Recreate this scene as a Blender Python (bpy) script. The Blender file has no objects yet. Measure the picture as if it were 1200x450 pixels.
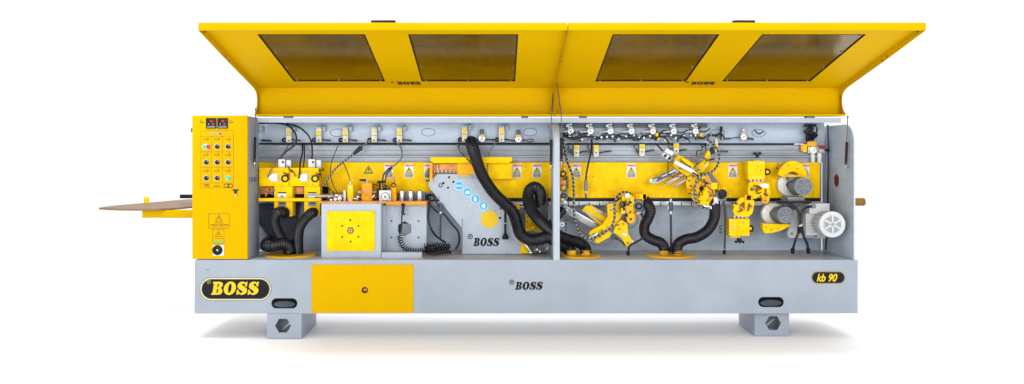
import bpy, bmesh, math, random
from mathutils import Vector, Matrix
random.seed(7)
R = math.radians
scn = bpy.context.scene
COL = scn.collection
# ---------------------------------------------------------------- measuring frame
D, F, VX, VY, ZE = 5.6, 933.0, 584.0, 178.0, 1.314
def S(d): return (D + d) / F                      # metres covered by one photo pixel at depth d
def P(x, y, d): return Vector(((x - VX) * S(d), d, (VY - y) * S(d) + ZE))
# ---------------------------------------------------------------- materials
MATS = {}
def mat(name, col, rough=.45, metal=0., var=.06, bump=.0, scale=6., coat=0., spec=.5, grime=0., stretch=(1,1,1), trans=0., vcol=None):
    m = bpy.data.materials.new(name); m.use_nodes = True
    nt = m.node_tree; N = nt.nodes; L = nt.links
    b = N['Principled BSDF']
    b.inputs['Metallic'].default_value = metal
    b.inputs['Roughness'].default_value = rough
    b.inputs['Coat Weight'].default_value = coat
    b.inputs['Coat Roughness'].default_value = .08
    b.inputs['Specular IOR Level'].default_value = spec if name in ('smoked_pane','rubber') else spec*(.22 if max(col) < .1 else .5)
    b.inputs['Transmission Weight'].default_value = trans
    tc = N.new('ShaderNodeTexCoord'); mp = N.new('ShaderNodeMapping')
    mp.inputs['Scale'].default_value = stretch
    L.new(tc.outputs['Object'], mp.inputs['Vector'])
    nz = N.new('ShaderNodeTexNoise'); nz.inputs['Scale'].default_value = scale
    nz.inputs['Detail'].default_value = 6; nz.inputs['Roughness'].default_value = .65
    L.new(mp.outputs['Vector'], nz.inputs['Vector'])
    cr = N.new('ShaderNodeValToRGB')
    lo = [c * (1 - var * 1.5) for c in col]; hi = [min(1, c * (1 + var)) for c in col]
    if vcol: lo = vcol
    cr.color_ramp.elements[0].position = .3; cr.color_ramp.elements[1].position = .7
    cr.color_ramp.elements[0].color = (*lo, 1); cr.color_ramp.elements[1].color = (*hi, 1)
    L.new(nz.outputs['Fac'], cr.inputs['Fac'])
    out = cr.outputs['Color']
    if grime:
        n2 = N.new('ShaderNodeTexNoise'); n2.inputs['Scale'].default_value = 23; n2.inputs['Detail'].default_value = 8
        n2.inputs['Roughness'].default_value = .75
        L.new(tc.outputs['Object'], n2.inputs['Vector'])
        r2 = N.new('ShaderNodeValToRGB'); r2.color_ramp.elements[0].position = .5; r2.color_ramp.elements[1].position = .78
        r2.color_ramp.elements[0].color = (0,0,0,1); r2.color_ramp.elements[1].color = (grime,grime,grime,1)
        L.new(n2.outputs['Fac'], r2.inputs['Fac'])
        mx = N.new('ShaderNodeMix'); mx.data_type = 'RGBA'
        L.new(r2.outputs['Color'], mx.inputs['Factor']); L.new(out, mx.inputs['A'])
        mx.inputs['B'].default_value = (.09,.075,.06,1)
        out = mx.outputs['Result']
    L.new(out, b.inputs['Base Color'])
    mr = N.new('ShaderNodeMapRange'); mr.inputs['To Min'].default_value = max(.02, rough - .08); mr.inputs['To Max'].default_value = min(1, rough + .1)
    L.new(nz.outputs['Fac'], mr.inputs['Value']); L.new(mr.outputs['Result'], b.inputs['Roughness'])
    if bump:
        n3 = N.new('ShaderNodeTexNoise'); n3.inputs['Scale'].default_value = 260; n3.inputs['Detail'].default_value = 3
        L.new(tc.outputs['Object'], n3.inputs['Vector'])
        bp = N.new('ShaderNodeBump'); bp.inputs['Strength'].default_value = bump; bp.inputs['Distance'].default_value = .002
        L.new(n3.outputs['Fac'], bp.inputs['Height']); L.new(bp.outputs['Normal'], b.inputs['Normal'])
    MATS[name] = m
    return m
mat('grey_paint', (.268,.308,.366), .42, var=.08, bump=.12, scale=2.2, spec=.5, grime=.07)
mat('pale_paint', (.36,.41,.48), .42, spec=.3, var=.06, bump=.12, scale=5, grime=.10)
mat('inner_paint_lit', (.42,.49,.585), .42, spec=.3, var=.10, bump=.12, scale=4, grime=.16, stretch=(1,1,3))  # grey lightened in the colour to offset weaker light inside the bay
mat('rail_paint', (.31,.345,.39), .4, var=.18, scale=3, grime=.2, stretch=(.4,1,9), metal=.05, spec=.3)
mat('yellow_paint', (.525,.312,.0001), .5, var=.03, bump=.08, scale=1.6, spec=.04)
mat('yellow_part_lit', (.80,.50,.0003), .42, var=.12, bump=.12, scale=14, spec=.12, grime=.12)  # brighter than yellow_paint: makes up in colour for the dimmer bay light
mat('orange_part', (.80,.36,.004), .4, var=.15, scale=14, spec=.3, grime=.15)
mat('copper_part', (.62,.25,.07), .4, var=.25, scale=20, grime=.25, metal=.2)
mat('wood', (.215,.125,.06), .45, var=.2, scale=3, stretch=(1,6,1), vcol=(.125,.095,.08), spec=.2)
mat('deck_steel', (.46,.47,.475), .35, metal=.1, var=.22, scale=5, grime=.3)
mat('steel', (.44,.45,.47), .25, metal=.9, var=.12, scale=18, grime=.1)
mat('alloy', (.44,.45,.47), .4, metal=.45, var=.12, scale=20, grime=.12)
mat('beige_alloy', (.48,.45,.36), .42, metal=.3, var=.15, scale=30, grime=.15)
mat('dark_steel', (.10,.10,.11), .4, metal=.5, var=.2, scale=20)
mat('rubber', (.005,.0058,.010), .33, var=.4, scale=30, bump=.2, spec=.4)
mat('black_plastic', (.012,.012,.014), .32, var=.2, scale=20)
mat('matt_black', (.006,.006,.007), .8, var=.2, scale=20, spec=.2)
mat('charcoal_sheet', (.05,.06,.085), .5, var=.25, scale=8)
mat('motor_grey', (.16,.19,.22), .38, var=.15, scale=20, coat=.1, grime=.1)
mat('white_plastic', (.6,.6,.6), .35, var=.05, scale=20)
mat('white_paint', (.47,.49,.50), .4, var=.07, scale=10, grime=.10)
mat('white_brush', (.75,.73,.69), .8, var=.15, scale=60, bump=.5)
mat('red_plastic', (.36,.012,.012), .3)
mat('dark_red', (.16,.015,.035), .35)
mat('green_plastic', (.03,.42,.14), .3)
mat('blue_plastic', (.03,.07,.16), .35)
mat('blue_print', (.05,.36,.68), .4)
mat('deep_blue', (.02,.08,.35), .4)
mat('pale_print', (.62,.80,.90), .4)
mat('white_print', (.66,.66,.65), .5)
mat('black_print', (.008,.008,.012), .45)
mat('brown_print', (.16,.075,.004), .5)
mat('grey_print', (.16,.18,.20), .5)
mat('yellow_print', (.60,.42,.002), .4)
mat('olive_print', (.22,.20,.05), .4)
mat('red_print', (.42,.015,.015), .5)
pm = mat('smoked_pane', (.105,.058,.0006), .14, var=.25, scale=2.2, spec=.3)
pm.node_tree.nodes['Principled BSDF'].inputs['Specular Tint'].default_value = (1,.62,.04,1)
mat('wrap_grey', (.26,.26,.25), .5, var=.2, scale=30)
mat('flange_paint', (.62,.34,.01), .35, var=.15, scale=8, spec=.4, grime=.15)
mat('strip_blue', (.10,.125,.15), .5, var=.2, scale=8)
mat('mesh_grey', (.24,.25,.27), .5)
mat('blade_steel', (.30,.31,.33), .4, metal=.5, var=.25, scale=18)
mat('bronze', (.27,.14,.02), .4, var=.2, scale=20)
mat('clear_bowl', (.62,.64,.60), .15, var=.1, coat=.5)
mat('floor_white', (.92,.92,.92), .9, var=.002, spec=.0)

# ---------------------------------------------------------------- mesh builder
def catmull(pts, n=10, closed=False):
    pts = [Vector(p) for p in pts]
    if len(pts) < 3 and not closed: 
        return [pts[0].lerp(pts[1], i / n) for i in range(n + 1)]
    out = []; k = len(pts); rng = k if closed else k - 1
    for i in range(rng):
        if closed: p0, p1, p2, p3 = pts[(i-1) % k], pts[i], pts[(i+1) % k], pts[(i+2) % k]
        else: p0, p1, p2, p3 = pts[max(i-1, 0)], pts[i], pts[i+1], pts[min(i+2, k-1)]
        for j in range(n):
            t = j / n
            out.append(.5*((2*p1)+(p2-p0)*t+(2*p0-5*p1+4*p2-p3)*t*t+(3*p1-p0-3*p2+p3)*t**3))
    if not closed: out.append(pts[-1])
    return out
def resample(pts, step):
    out = [pts[0]]; acc = 0
    for a, b in zip(pts, pts[1:]):
        l = (b - a).length
        if l < 1e-9: continue
        pos = step - acc
        while pos <= l:
            out.append(a.lerp(b, pos / l)); pos += step
        acc = (acc + l) % step
    if (out[-1] - pts[-1]).length > step * .3: out.append(pts[-1])
    return out

SPLIT = {'pane_screw','screw','bolt','screw_hole','hood_hinge','push_fitting','bracket','knockout','hose_collar','filter_bowl','rear_block','round_sticker','air_line','motor_foot','cable_gland','flow_fitting','hose_fitting'}
class MB:
    def __init__(s, m): s.bm = bmesh.new(); s.mats = []; s.i = 0; s.m(m)
    def m(s, name):
        if name not in s.mats: s.mats.append(name)
        s.i = s.mats.index(name); return s
    def _paint(s, fs):
        for f in fs: f.material_index = s.i
    def box(s, lo, hi, bev=.0015, mtx=None):
        x0,y0,z0 = lo; x1,y1,z1 = hi
        b = bmesh.new(); bmesh.ops.create_cube(b, size=1)
        for v in b.verts:
            v.co = Vector(((x0+x1)/2 + v.co.x*abs(x1-x0), (y0+y1)/2 + v.co.y*abs(y1-y0), (z0+z1)/2 + v.co.z*abs(z1-z0)))
        w = min(abs(x1-x0), abs(y1-y0), abs(z1-z0))
        bev = min(bev, w*.3)
        if bev > .0003: bmesh.ops.bevel(b, geom=b.edges[:], offset=bev, segments=2, profile=.6, affect='EDGES')
        if mtx: b.transform(mtx)
        s._merge(b); return s
    def _merge(s, b):
        me = bpy.data.meshes.new('tmp'); b.to_mesh(me); b.free()
        s._add(me)
    def _add(s, me):
        n = len(s.bm.faces); s.bm.from_mesh(me); bpy.data.meshes.remove(me)
        s.bm.faces.ensure_lookup_table(); s._paint(s.bm.faces[n:])
    def boxp(s, x0, y0, x1, y1, d0, d1, bev=.0015):
        a = P(x0, y0, d0); b = P(x1, y1, d0)
        return s.box((a.x, d0, b.z), (b.x, d1, a.z), bev)
    def bar(s, p0, p1, w, h, bev=.001, up=Vector((0,-1,0))):
        """box beam from p0 to p1; w across in the plane facing the viewer, h in depth"""
        p0, p1 = Vector(p0), Vector(p1); ax = (p1 - p0); l = ax.length; ax.normalize()
        side = ax.cross(up).normalized(); upn = side.cross(ax).normalized()
        M = Matrix((( ax.x, side.x, upn.x, p0.x),(ax.y, side.y, upn.y, p0.y),(ax.z, side.z, upn.z, p0.z),(0,0,0,1)))
        return s.box((0,-w/2,-h/2),(l,w/2,h/2),bev,M)
    def barp(s, x0, y0, x1, y1, d, wpx, h, bev=.001): return s.bar(P(x0,y0,d), P(x1,y1,d), wpx*S(d), h, bev)
    def cyl(s, p0, p1, r0, r1=None, seg=20, bev=0.):
        r1 = r0 if r1 is None else r1
        p0, p1 = Vector(p0), Vector(p1); l = (p1-p0).length
        q = (p1-p0).to_track_quat('Z','Y').to_matrix().to_4x4(); q.translation = (p0+p1)/2
        b = bmesh.new()
        bmesh.ops.create_cone(b, cap_ends=True, segments=seg, radius1=r0, radius2=r1, depth=l)
        if bev: 
            es = [e for e in b.edges if len(e.link_faces)==2 and any(len(f.verts)>4 for f in e.link_faces)]
            bmesh.ops.bevel(b, geom=es, offset=bev, segments=2, profile=.6, affect='EDGES')
        b.transform(q); s._merge(b); return s
    def cylp(s, x, y, d, rpx, length, seg=24, r1=None, bev=.001):
        a = P(x, y, d); r = rpx*S(d)
        return s.cyl(a, a + Vector((0, length, 0)), r, None if r1 is None else r1*S(d), seg, min(bev, r*.3, length*.3))
    def ball(s, c, r, sc=(1,1,1), seg=16):
        b = bmesh.new(); bmesh.ops.create_uvsphere(b, u_segments=seg, v_segments=seg//2+2, radius=r)
        for v in b.verts: v.co = Vector((v.co.x*sc[0], v.co.y*sc[1], v.co.z*sc[2])) + Vector(c)
        s._merge(b); return s
    def ballp(s, x, y, d, rpx, sc=(1,1,1)): return s.ball(P(x,y,d), rpx*S(d), sc)
    def flat(s, outline, holes=(), t=.004, bev=0., mtx=None):
        """solid plate from a 2-D outline (world units) with holes; local XY, extruded along Z"""
        cu = bpy.data.curves.new('tmp','CURVE'); cu.dimensions='2D'; cu.fill_mode='BOTH'
        bev = min(bev, t*.4)
        cu.extrude = t/2 - bev; cu.bevel_depth = bev; cu.bevel_resolution = 1; cu.offset = -bev
        for pts in [outline, *holes]:
            sp = cu.splines.new('POLY'); sp.points.add(len(pts)-1); sp.use_cyclic_u = True
            for i, p in enumerate(pts): sp.points[i].co = (p[0], p[1], 0, 1)
        o = bpy.data.objects.new('tmp', cu)
        me = bpy.data.meshes.new_from_object(o)
        bpy.data.objects.remove(o); bpy.data.curves.remove(cu)
        if mtx: me.transform(mtx)
        s._add(me); return s
    def polyp(s, pts, d, t, bev=.001, holes=()):
        """photo-pixel outline at depth d, real thickness t going back"""
        k = S(d)
        f = lambda q: [((x-VX)*k, (VY-y)*k) for x, y in q]
        M = Matrix.Translation((0, d + t/2, ZE)) @ Matrix.Rotation(R(90), 4, 'X')
        return s.flat(f(pts), [f(h) for h in holes], t, bev, M)
    def tube(s, pts, r, seg=10, step=None, rib=0., period=.014, smooth=10, stripe=None, sper=.02, closed=False, raw=False):
        path = pts if raw else catmull(pts, smooth, closed)
        if rib: path = resample(path, period/4)
        elif stripe: path = resample(path, sper/3)
        elif step: path = resample(path, step)
        n = len(path); rings = []; prev = None; dist = 0
        for i, p in enumerate(path):
            a = path[i-1] if i else (path[-1] if closed else path[0]); b = path[(i+1) % n] if (closed or i < n-1) else path[i]
            t = (b - a).normalized()
            if prev is None:
                u = t.orthogonal().normalized()
            else:
                u = (prev - t*prev.dot(t))
                u = u.normalized() if u.length > 1e-6 else t.orthogonal().normalized()
            prev = u; w = t.cross(u)
            if i: dist += (p - path[i-1]).length
            ring = []
            for j in range(seg):
                an = 2*math.pi*j/seg
                rr = r
                if rib:
                    ph = (dist/period + j/seg) % 1
                    rr = r*(1 + rib*(math.cos(2*math.pi*ph)))
                ring.append(s.bm.verts.new(p + (u*math.cos(an) + w*math.sin(an))*rr))
            rings.append((ring, dist))
        cnt = n if closed else n-1
        if stripe and stripe not in s.mats: s.mats.append(stripe)
        for i in range(cnt):
            A, da = rings[i]; B, _ = rings[(i+1) % n]
            for j in range(seg):
                f = s.bm.faces.new((A[j], A[(j+1)%seg], B[(j+1)%seg], B[j]))
                f.material_index = s.i
                if stripe and ((da/sper + j/seg) % 1) < .5: f.material_index = s.mats.index(stripe)
        if not closed:
            for ring in (rings[0][0], rings[-1][0]):
                f = s.bm.faces.new(ring); f.material_index = s.i
        return s
    def tubep(s, pts, rpx, **k):
        """pts: (x, y, depth) photo-pixel points"""
        md = sum(p[2] for p in pts)/len(pts)
        return s.tube([P(*p) for p in pts], rpx*S(md), **k)
    def ring(s, x, y, d, rpx, wpx, sx=1., sy=1., seg=40):
        c = P(x,y,d); k = S(d)
        pts = [c + Vector((math.cos(2*math.pi*i/seg)*rpx*k*sx, 0, math.sin(2*math.pi*i/seg)*rpx*k*sy)) for i in range(seg)]
        return s.tube(pts, wpx*k/2, seg=6, closed=True, raw=True)
    def text(s, body, x, y, d, hpx, t=.0012, shear=0., offset=0., flipv=False, sx=1.):
        """lettering left-aligned with baseline at pixel (x, y)"""
        cu = bpy.data.curves.new('tmp','FONT'); cu.body = body; cu.size = hpx*S(d)/.72
        cu.shear = shear; cu.offset = offset*S(d); cu.extrude = t/2
        o = bpy.data.objects.new('tmp', cu); me = bpy.data.meshes.new_from_object(o)
        bpy.data.objects.remove(o); bpy.data.curves.remove(cu)
        M = Matrix.Translation(P(x,y,d)) @ Matrix.Rotation(R(90),4,'X') @ Matrix.Diagonal((sx, -1 if flipv else 1, 1, 1))
        me.transform(M); s._add(me); return s
    def build(s, name, parent=None, label=None):
        if name in SPLIT:
            s.bm.verts.ensure_lookup_table(); seen = set(); first = None
            for v in s.bm.verts:
                if v in seen: continue
                st = [v]; comp = {v}
                while st:
                    for e in st.pop().link_edges:
                        for u in e.verts:
                            if u not in comp: comp.add(u); st.append(u)
                seen |= comp
                q = MB(s.mats[0]); q.mats = list(s.mats); mp = {u: q.bm.verts.new(u.co) for u in comp}
                fs = set(f for u in comp for f in u.link_faces)
                for f in fs: q.bm.faces.new([mp[u] for u in f.verts]).material_index = f.material_index
                o = q._build(name, parent, label); first = first or o
            s.bm.free(); return first
        return s._build(name, parent, label)
    def _build(s, name, parent=None, label=None):
        bmesh.ops.recalc_face_normals(s.bm, faces=s.bm.faces[:])
        me = bpy.data.meshes.new(name); s.bm.to_mesh(me); s.bm.free()
        for m in s.mats: me.materials.append(MATS[m])
        me.shade_smooth(); me.set_sharp_from_angle(angle=R(32))
        o = bpy.data.objects.new(name, me); COL.objects.link(o)
        if parent is not None:
            o.parent = parent
            if parent is ROOT: o.matrix_parent_inverse = Matrix.Translation(-ROOT.location)
        if label: o['label'] = label
        return o

def ell(x, y, rx, ry, n=32, a0=0., a1=360.):
    full = abs(a1-a0) >= 360
    return [(x+rx*math.cos(R(a0+(a1-a0)*i/(n if full else n-1))), y-ry*math.sin(R(a0+(a1-a0)*i/(n if full else n-1)))) for i in range(n)]
def stadium(x0, y0, x1, y1, n=14, r=None):
    r = (y1-y0)/2 if r is None else r; o = []
    for cx, cy, a in ((x1-r,y0+r,0),(x0+r,y0+r,90),(x0+r,y1-r,180),(x1-r,y1-r,270)):
        o += [(cx+r*math.cos(R(a+90*i/n)), cy-r*math.sin(R(a+90*i/n))) for i in range(n+1)]
    return o
def rect(x0,y0,x1,y1): return [(x0,y0),(x1,y0),(x1,y1),(x0,y1)]
def rpoly(x, y, r, n, a=0.): return [(x+r*math.cos(R(a+360*i/n)), y-r*math.sin(R(a+360*i/n))) for i in range(n)]

# slab lettering of the maker's mark: outlines on a unit-high grid (y up)
GB = ([(0,0),(.52,0),(.72,.04),(.83,.15),(.83,.33),(.75,.46),(.64,.52),(.72,.58),(.79,.68),(.79,.84),(.7,.95),(.52,1),(0,1),(0,.87),(.09,.87),(.09,.13),(0,.13)],
      [[(.38,.13),(.38,.45),(.45,.45),(.51,.38),(.51,.2),(.45,.13)],[(.38,.57),(.38,.87),(.44,.87),(.49,.8),(.49,.64),(.44,.57)]])
GO = ([(.46+.47*math.cos(2*math.pi*i/28), .5+.52*math.sin(2*math.pi*i/28)) for i in range(28)],
      [[(.46+.13*math.cos(2*math.pi*i/20), .5+.37*math.sin(2*math.pi*i/20)) for i in range(20)]])
GS = ([(.76,1),(.76,.64),(.65,.64),(.58,.79),(.46,.88),(.37,.85),(.37,.76),(.46,.69),(.66,.58),(.81,.43),(.83,.24),(.73,.08),(.5,-.02),(.3,.02),(.2,.09),(.14,0),(.03,0),(.03,.38),(.14,.38),(.22,.22),(.36,.12),(.47,.14),(.49,.23),(.41,.32),(.2,.43),(.05,.57),(.03,.78),(.13,.94),(.32,1.02),(.5,.99),(.61,.92),(.66,1)], [])
def boss(mb, x, y, d, h, w, t=.0012, shear=.2, T=None):
    """the word with baseline pixel (x,y), cap height h and full width w in pixels"""
    adv = [(GB,0),(GO,.92),(GS,1.92),(GS,2.80)]; tot = 3.65+shear
    k = S(d)
    for (o, hs), ax in adv:
        f = lambda q: [((px+ax+py*shear)*w/tot, py*h) for px, py in q]
        if T is None:
            g = lambda q: [(x+a, y-b) for a, b in f(q)]
            mb.polyp(g(o), d, t, 0, [g(q) for q in hs])
        else:
            mb.flat([(a*k, b*k) for a,b in f(o)], [[(a*k, b*k) for a,b in f(q)] for q in hs], t, 0, T)
def registered(mb, x, y, d, r, t=.0012):
    mb.polyp(ell(x,y,r,r,20), d, t, 0, [ell(x,y,r*.72,r*.72,20)])
    mb.polyp(rect(x-r*.28,y-r*.42,x-r*.02,y+r*.45), d, t, 0); mb.polyp(ell(x+r*.12,y-r*.12,r*.26,r*.3,12), d, t, 0)

# ================================================================= THE MACHINE
ROOT = bpy.data.objects.new('edge_banding_machine', None); COL.objects.link(ROOT)
ROOT.location = (.1, .3, 0); ROOT.empty_display_size = .3
ROOT['label'] = 'long yellow and grey edge banding machine with both hoods raised over its hoses and motors'
ROOT['category'] = 'machine'

BACK = .55
# ---- base
m = MB('grey_paint')
k = S(0)
holes = [stadium(318.5,350,348,361), stadium(889,348.5,918,359.5)]
m.polyp([(228,304.5),(1005.5,304.5),(1005.5,367.5),(228,367.5)], 0, .012, .002, holes)
a, b = P(228,304.5,0), P(1005.5,367.5,0)
m.box((a.x, .012, b.z), (a.x+.006, .62, a.z-.004)).box((b.x-.006, .012, b.z), (b.x, .62, a.z-.004))
m.box((a.x+.006, .612, b.z), (b.x-.006, .62, a.z-.004))
m.box((a.x+.006, .012, b.z), (b.x-.006, .06, b.z+.006)); m.box((a.x+.006,.56,b.z),(b.x-.006,.611,b.z+.006))
BASE = m.build('base_frame', ROOT)
m = MB('deck_steel'); m.box((a.x+.007,.013,a.z-.010),(b.x-.007,.611,a.z-.0005),.001); DECKZ = a.z-.0005
DECK = m.build('deck_plate', ROOT)
for x0, x1, cx, cy in ((317.5,349,333,355.5),(888,919,903.5,354)):
    m = MB('matt_black'); q = stadium(x0, cy-6.4, x1, cy+6.4)
    m.polyp(q, .0125, .05, 0); 
    m.build('recess_liner', BASE)
    m = MB('black_plastic'); m.polyp(stadium(x0+.5,cy-6.0,x1-.5,cy+6.0), -.0008, .013, .0003, [stadium(x0+1.6,cy-5.1,x1-1.6,cy+5.1)])
    m.m('charcoal_sheet'); m.polyp(ell(cx,cy+1.2,12.5,3.8,32),.008,.003,.0005)
    m.build('grab_slot', BASE)
# yellow service door
m = MB('yellow_paint'); m.polyp(stadium(365,310,484.5,366.8,3,.8), -.004, .0038, .001)
sd = m.build('service_door', ROOT, 'plain yellow square door set in the grey base')
m = MB('matt_black'); m.polyp(rpoly(427.5,340,4,6,20), -.006, .002, .0004); m.m('copper_part'); m.polyp(rpoly(428,339.6,2.2,6,20), -.0075, .0015, 0)
m.m('matt_black'); m.polyp(rect(427.6,337.5,428.5,341.5),-.0085,.001,0); m.build('door_lock', sd)
m = MB('dark_steel')
for x,y in ((367.5,312.5),(482,312.5),(367.5,364.5),(482,364.5),(425,312),(425,365)): m.cylp(x,y,-.0052,.45,.0012,8,bev=0)
m.build('screw', sd)
# badges
m = MB('olive_print'); m.polyp(stadium(234,325,318,352.5), -.002, .002, .0005)
bd = m.build('maker_badge', ROOT, 'large black badge with the yellow word BOSS')
m = MB('white_print'); m.polyp(stadium(235,326,317,351.5), -.0026, .0006, 0, [stadium(235.7,326.7,316.3,350.8)]); m.build('outline', bd)
m = MB('black_print'); m.polyp(stadium(236.6,327.6,315.4,349.9), -.0034, .0014, 0); m.build('badge_field', bd)
m = MB('yellow_print'); boss(m, 247.3, 345.4, -.0046, 15.2, 57.5, shear=.16); m.m('olive_print'); registered(m, 244.6, 330.3, -.0046, 2.4); m.build('lettering', bd)
m = MB('olive_print'); m.polyp(stadium(951,318,990.5,332.6), -.002, .002, .0005)
bd = m.build('model_badge', ROOT, 'small black badge reading kb 90 in yellow')
m = MB('black_print'); m.polyp(stadium(952,319,989.5,331.6), -.0030, .001, 0); m.build('badge_field', bd)
m = MB('yellow_print'); m.text('kb 90', 956.8, 329.6, -.0038, 8.8, shear=.3, offset=.32, sx=.84); m.build('lettering', bd)
m = MB('black_print'); boss(m, 603.5, 339.6, -.0014, 9.3, 33.5); registered(m, 599.7, 330.6, -.0014, 3.0); m.build('lettering', BASE)
m = MB('dark_steel'); m.polyp(ell(243.6,316.3,1.6,.5,10),-.0012,.001,0); m.build('drain_mark', BASE)
# ---- feet
for fx0, fx1, fy0, dd in ((313,353.3,370.0,0.0),(884.3,924.8,368.5,.085)):
    m = MB('grey_paint'); kk = S(dd); zt = P(0,367.5,0).z
    fy1 = VY + ZE/kk; fy0 = VY + (ZE-zt)/kk + .2
    cx = (fx0+fx1)/2 - (1 if fx0 < 500 else -1)*1.5; cy = (fy0+fy1)/2 - .5
    m.polyp([(fx0,fy0),(fx1,fy0),(fx1,fy1),(fx0,fy1)], dd, .008, .0015, [rpoly(cx, cy, 9.3, 6, 0)])
    A, B = P(fx0,fy0,dd), P(fx1,fy1,dd)
    for xx in ((A.x, A.x+.006),(B.x-.006,B.x)): m.box((xx[0], dd+.008, 0.0), (xx[1], .46, A.z), .001)
    m.box((A.x+.006, dd+.008, A.z-.006), (B.x-.006, .46, A.z), .001); m.box((A.x+.006, dd+.008, 0), (B.x-.006, .46, .006), .001)
    ft = m.build('foot', ROOT)
    m = MB('motor_grey'); c = P(cx, cy, dd)
    m.box((c.x-.075, dd+.10, c.z-.062),(c.x+.075, dd+.11, c.z+.062)); m.m('alloy'); m.bar((c.x-.03,dd+.095,c.z-.05),(c.x+.05,dd+.095,c.z+.02),.012,.006)
    m.build('inner_plate', ft)

# ---- control cabinet
XL, XR = 225.2, 290.0
a, b = P(XL,135.4,0), P(XR,304.3,0)
m = MB('grey_paint'); m.box((a.x+.002, .0225, b.z),(b.x+.001, .27, a.z-.004), .003)
CAB = m.build('control_cabinet', ROOT)
m = MB('yellow_paint'); m.box((a.x, .0, b.z+.004),(b.x, .022, a.z), .003); 
door = m.build('cabinet_door', CAB)
m = MB('dark_steel'); m.boxp(223.6,150,225.0,155,.006,.02); m.build('hinge', CAB)
for x0 in (241.3, 254.7):
    m = MB('black_plastic'); m.boxp(x0,138.3,x0+12.2,150.6,-.006,-.0002,.0015)
    m.m('grey_print').boxp(x0+1.2,147.6,x0+10.8,149.6,-.0068,-.006,0)
    m.m('red_plastic').text('88',x0+4.6,143.2,-.0066,2.6,t=.0006,offset=.06)
    m.m('black_plastic').cylp(x0+3.3,145.0,-.010,1.7,.004,14); m.m('red_plastic').cylp(x0+8.2,145.6,-.009,1.4,.003,12)
    m.m('white_print').boxp(x0+3,144.7,x0+3.6,145.9,-.0106,-.010,0)
    m.build('temperature_display', CAB)
m = MB('brown_print')
X0,X1,Y0,Y1 = 235.4,273.6,153.3,220.2
def line(m, x0,y0,x1,y1,w=.35,d=-.0008,t=.0007):
    if x0==x1: m.polyp(rect(x0-w/2,y0,x0+w/2,y1),d,t,0)
    else: m.polyp(rect(x0,y0-w/2,x1,y0+w/2),d,t,0)
for y in (Y0,159.6,178,196.5,214.6,Y1): line(m,X0,y,X1,y)
for x in (X0,X1): line(m,x,Y0,x,Y1)
for x in (248.0,260.8): line(m,x,159.6,x,214.6)
rr = random.Random(3)
for gy in (162.8,181.2,199.8):
    for gx in (241.6,254.4,267.2):
        kx = rr.random()
        m.polyp(ell(gx-2.4,gy+.4,1.2,.9,8),-.0014,.0005,0,[ell(gx-2.4,gy+.4,.8,.5,8)])
        line(m,gx-1.4,gy+1.4,gx+2.8,gy+1.4,.4,-.0014,.0005); line(m,gx+.6,gy-1.6,gx+.6,gy+1,.4,-.0014,.0005)
        if kx>.4: m.polyp([(gx+1.2,gy-1.6),(gx+3,gy-.2),(gx+1.6,gy+.6)],-.0014,.0005,0)
        else: m.polyp(ell(gx+2.4,gy-.2,1.1,1.1,8),-.0014,.0005,0,[ell(gx+2.4,gy-.2,.7,.7,8)])
for gx in (234.2,268.6): m.polyp([(gx+1.6,139.6),(gx+4.4,143.4),(gx-.6,143.4)],-.0008,.0005,0,[[(gx+1.7,140.6),(gx+3.4,143),(gx+.2,143)]])
for gx in (234.0,268.2): line(m,gx,143.9,gx+6,143.9,.5)
m.text('BOSS',238.8,217.9,-.0012,2.0,t=.0004,offset=.1); line(m,238.8,219,246,219,.3); m.text('CONTROL',249.6,218.8,-.0012,1.3,t=.0004,offset=.05)
m.build('control_diagram', CAB)
m = MB('black_print'); m.polyp(stadium(262,215.5,273,219.7,6), -.0012, .001, 0, [stadium(262.6,216.2,267.2,219.0,6), stadium(267.9,216.2,272.4,219.0,6)]); m.build('rating_mark', CAB)
for x,y,c in ((250.2,156.4,'green_plastic'),(257.6,156.3,'red_plastic')):
    m = MB('alloy'); m.cylp(x,y,-.004,1.9,.004,16); m.m(c); m.cylp(x,y,-.008,1.45,.005,16); m.build('indicator_lamp', CAB)
m = MB('white_plastic'); m.polyp(stadium(236.6,169,246.8,175,6), -.004, .004, .001)
pb = m.build('start_stop_button', CAB)
m = MB('green_plastic'); m.boxp(237.6,169.9,241.4,174.2,-.007,-.004); m.build('start_key', CAB)
m = MB('red_plastic'); m.boxp(242.0,169.6,246.2,174.4,-.009,-.004); m.build('stop_key', CAB)
for i,(x,y) in enumerate(((254.4,171.8),(267.2,171.8),(241.6,190.2),(254.4,190.2),(267.2,190.2),(241.6,208.7),(254.4,208.7),(267.2,208.7))):
    g = i == 7
    m = MB('alloy'); m.cylp(x,y,-.004,3.3,.0038,22)
    m.m('green_plastic' if g else 'black_plastic'); m.cylp(x,y,-.010,2.7,.006,22)
    if not g:
        m.m('black_plastic'); m.barp(x-1.8,y+1.4,x+1.6,y-1.6,-.012,1.3,.006); m.m('white_print'); m.barp(x+.6,y-.5,x+1.6,y-1.5,-.0158,.4,.001,0)
    else: m.m('white_print'); m.barp(x-1.6,y+1,x-.4,y+.2,-.0105,.7,.001,0)
    m.build('push_button' if g else 'selector_knob', CAB)
m = MB('alloy'); m.cylp(276,222.8,-.004,1.6,.004,14); m.m('black_plastic'); m.boxp(272.6,221.9,279.0,223.6,-.010,-.004); m.boxp(274.6,223.4,277.2,227.2,-.009,-.006); m.m('alloy'); m.boxp(275.3,227,276.5,231,-.008,-.0065)
m.build('key_lock', CAB)
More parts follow.
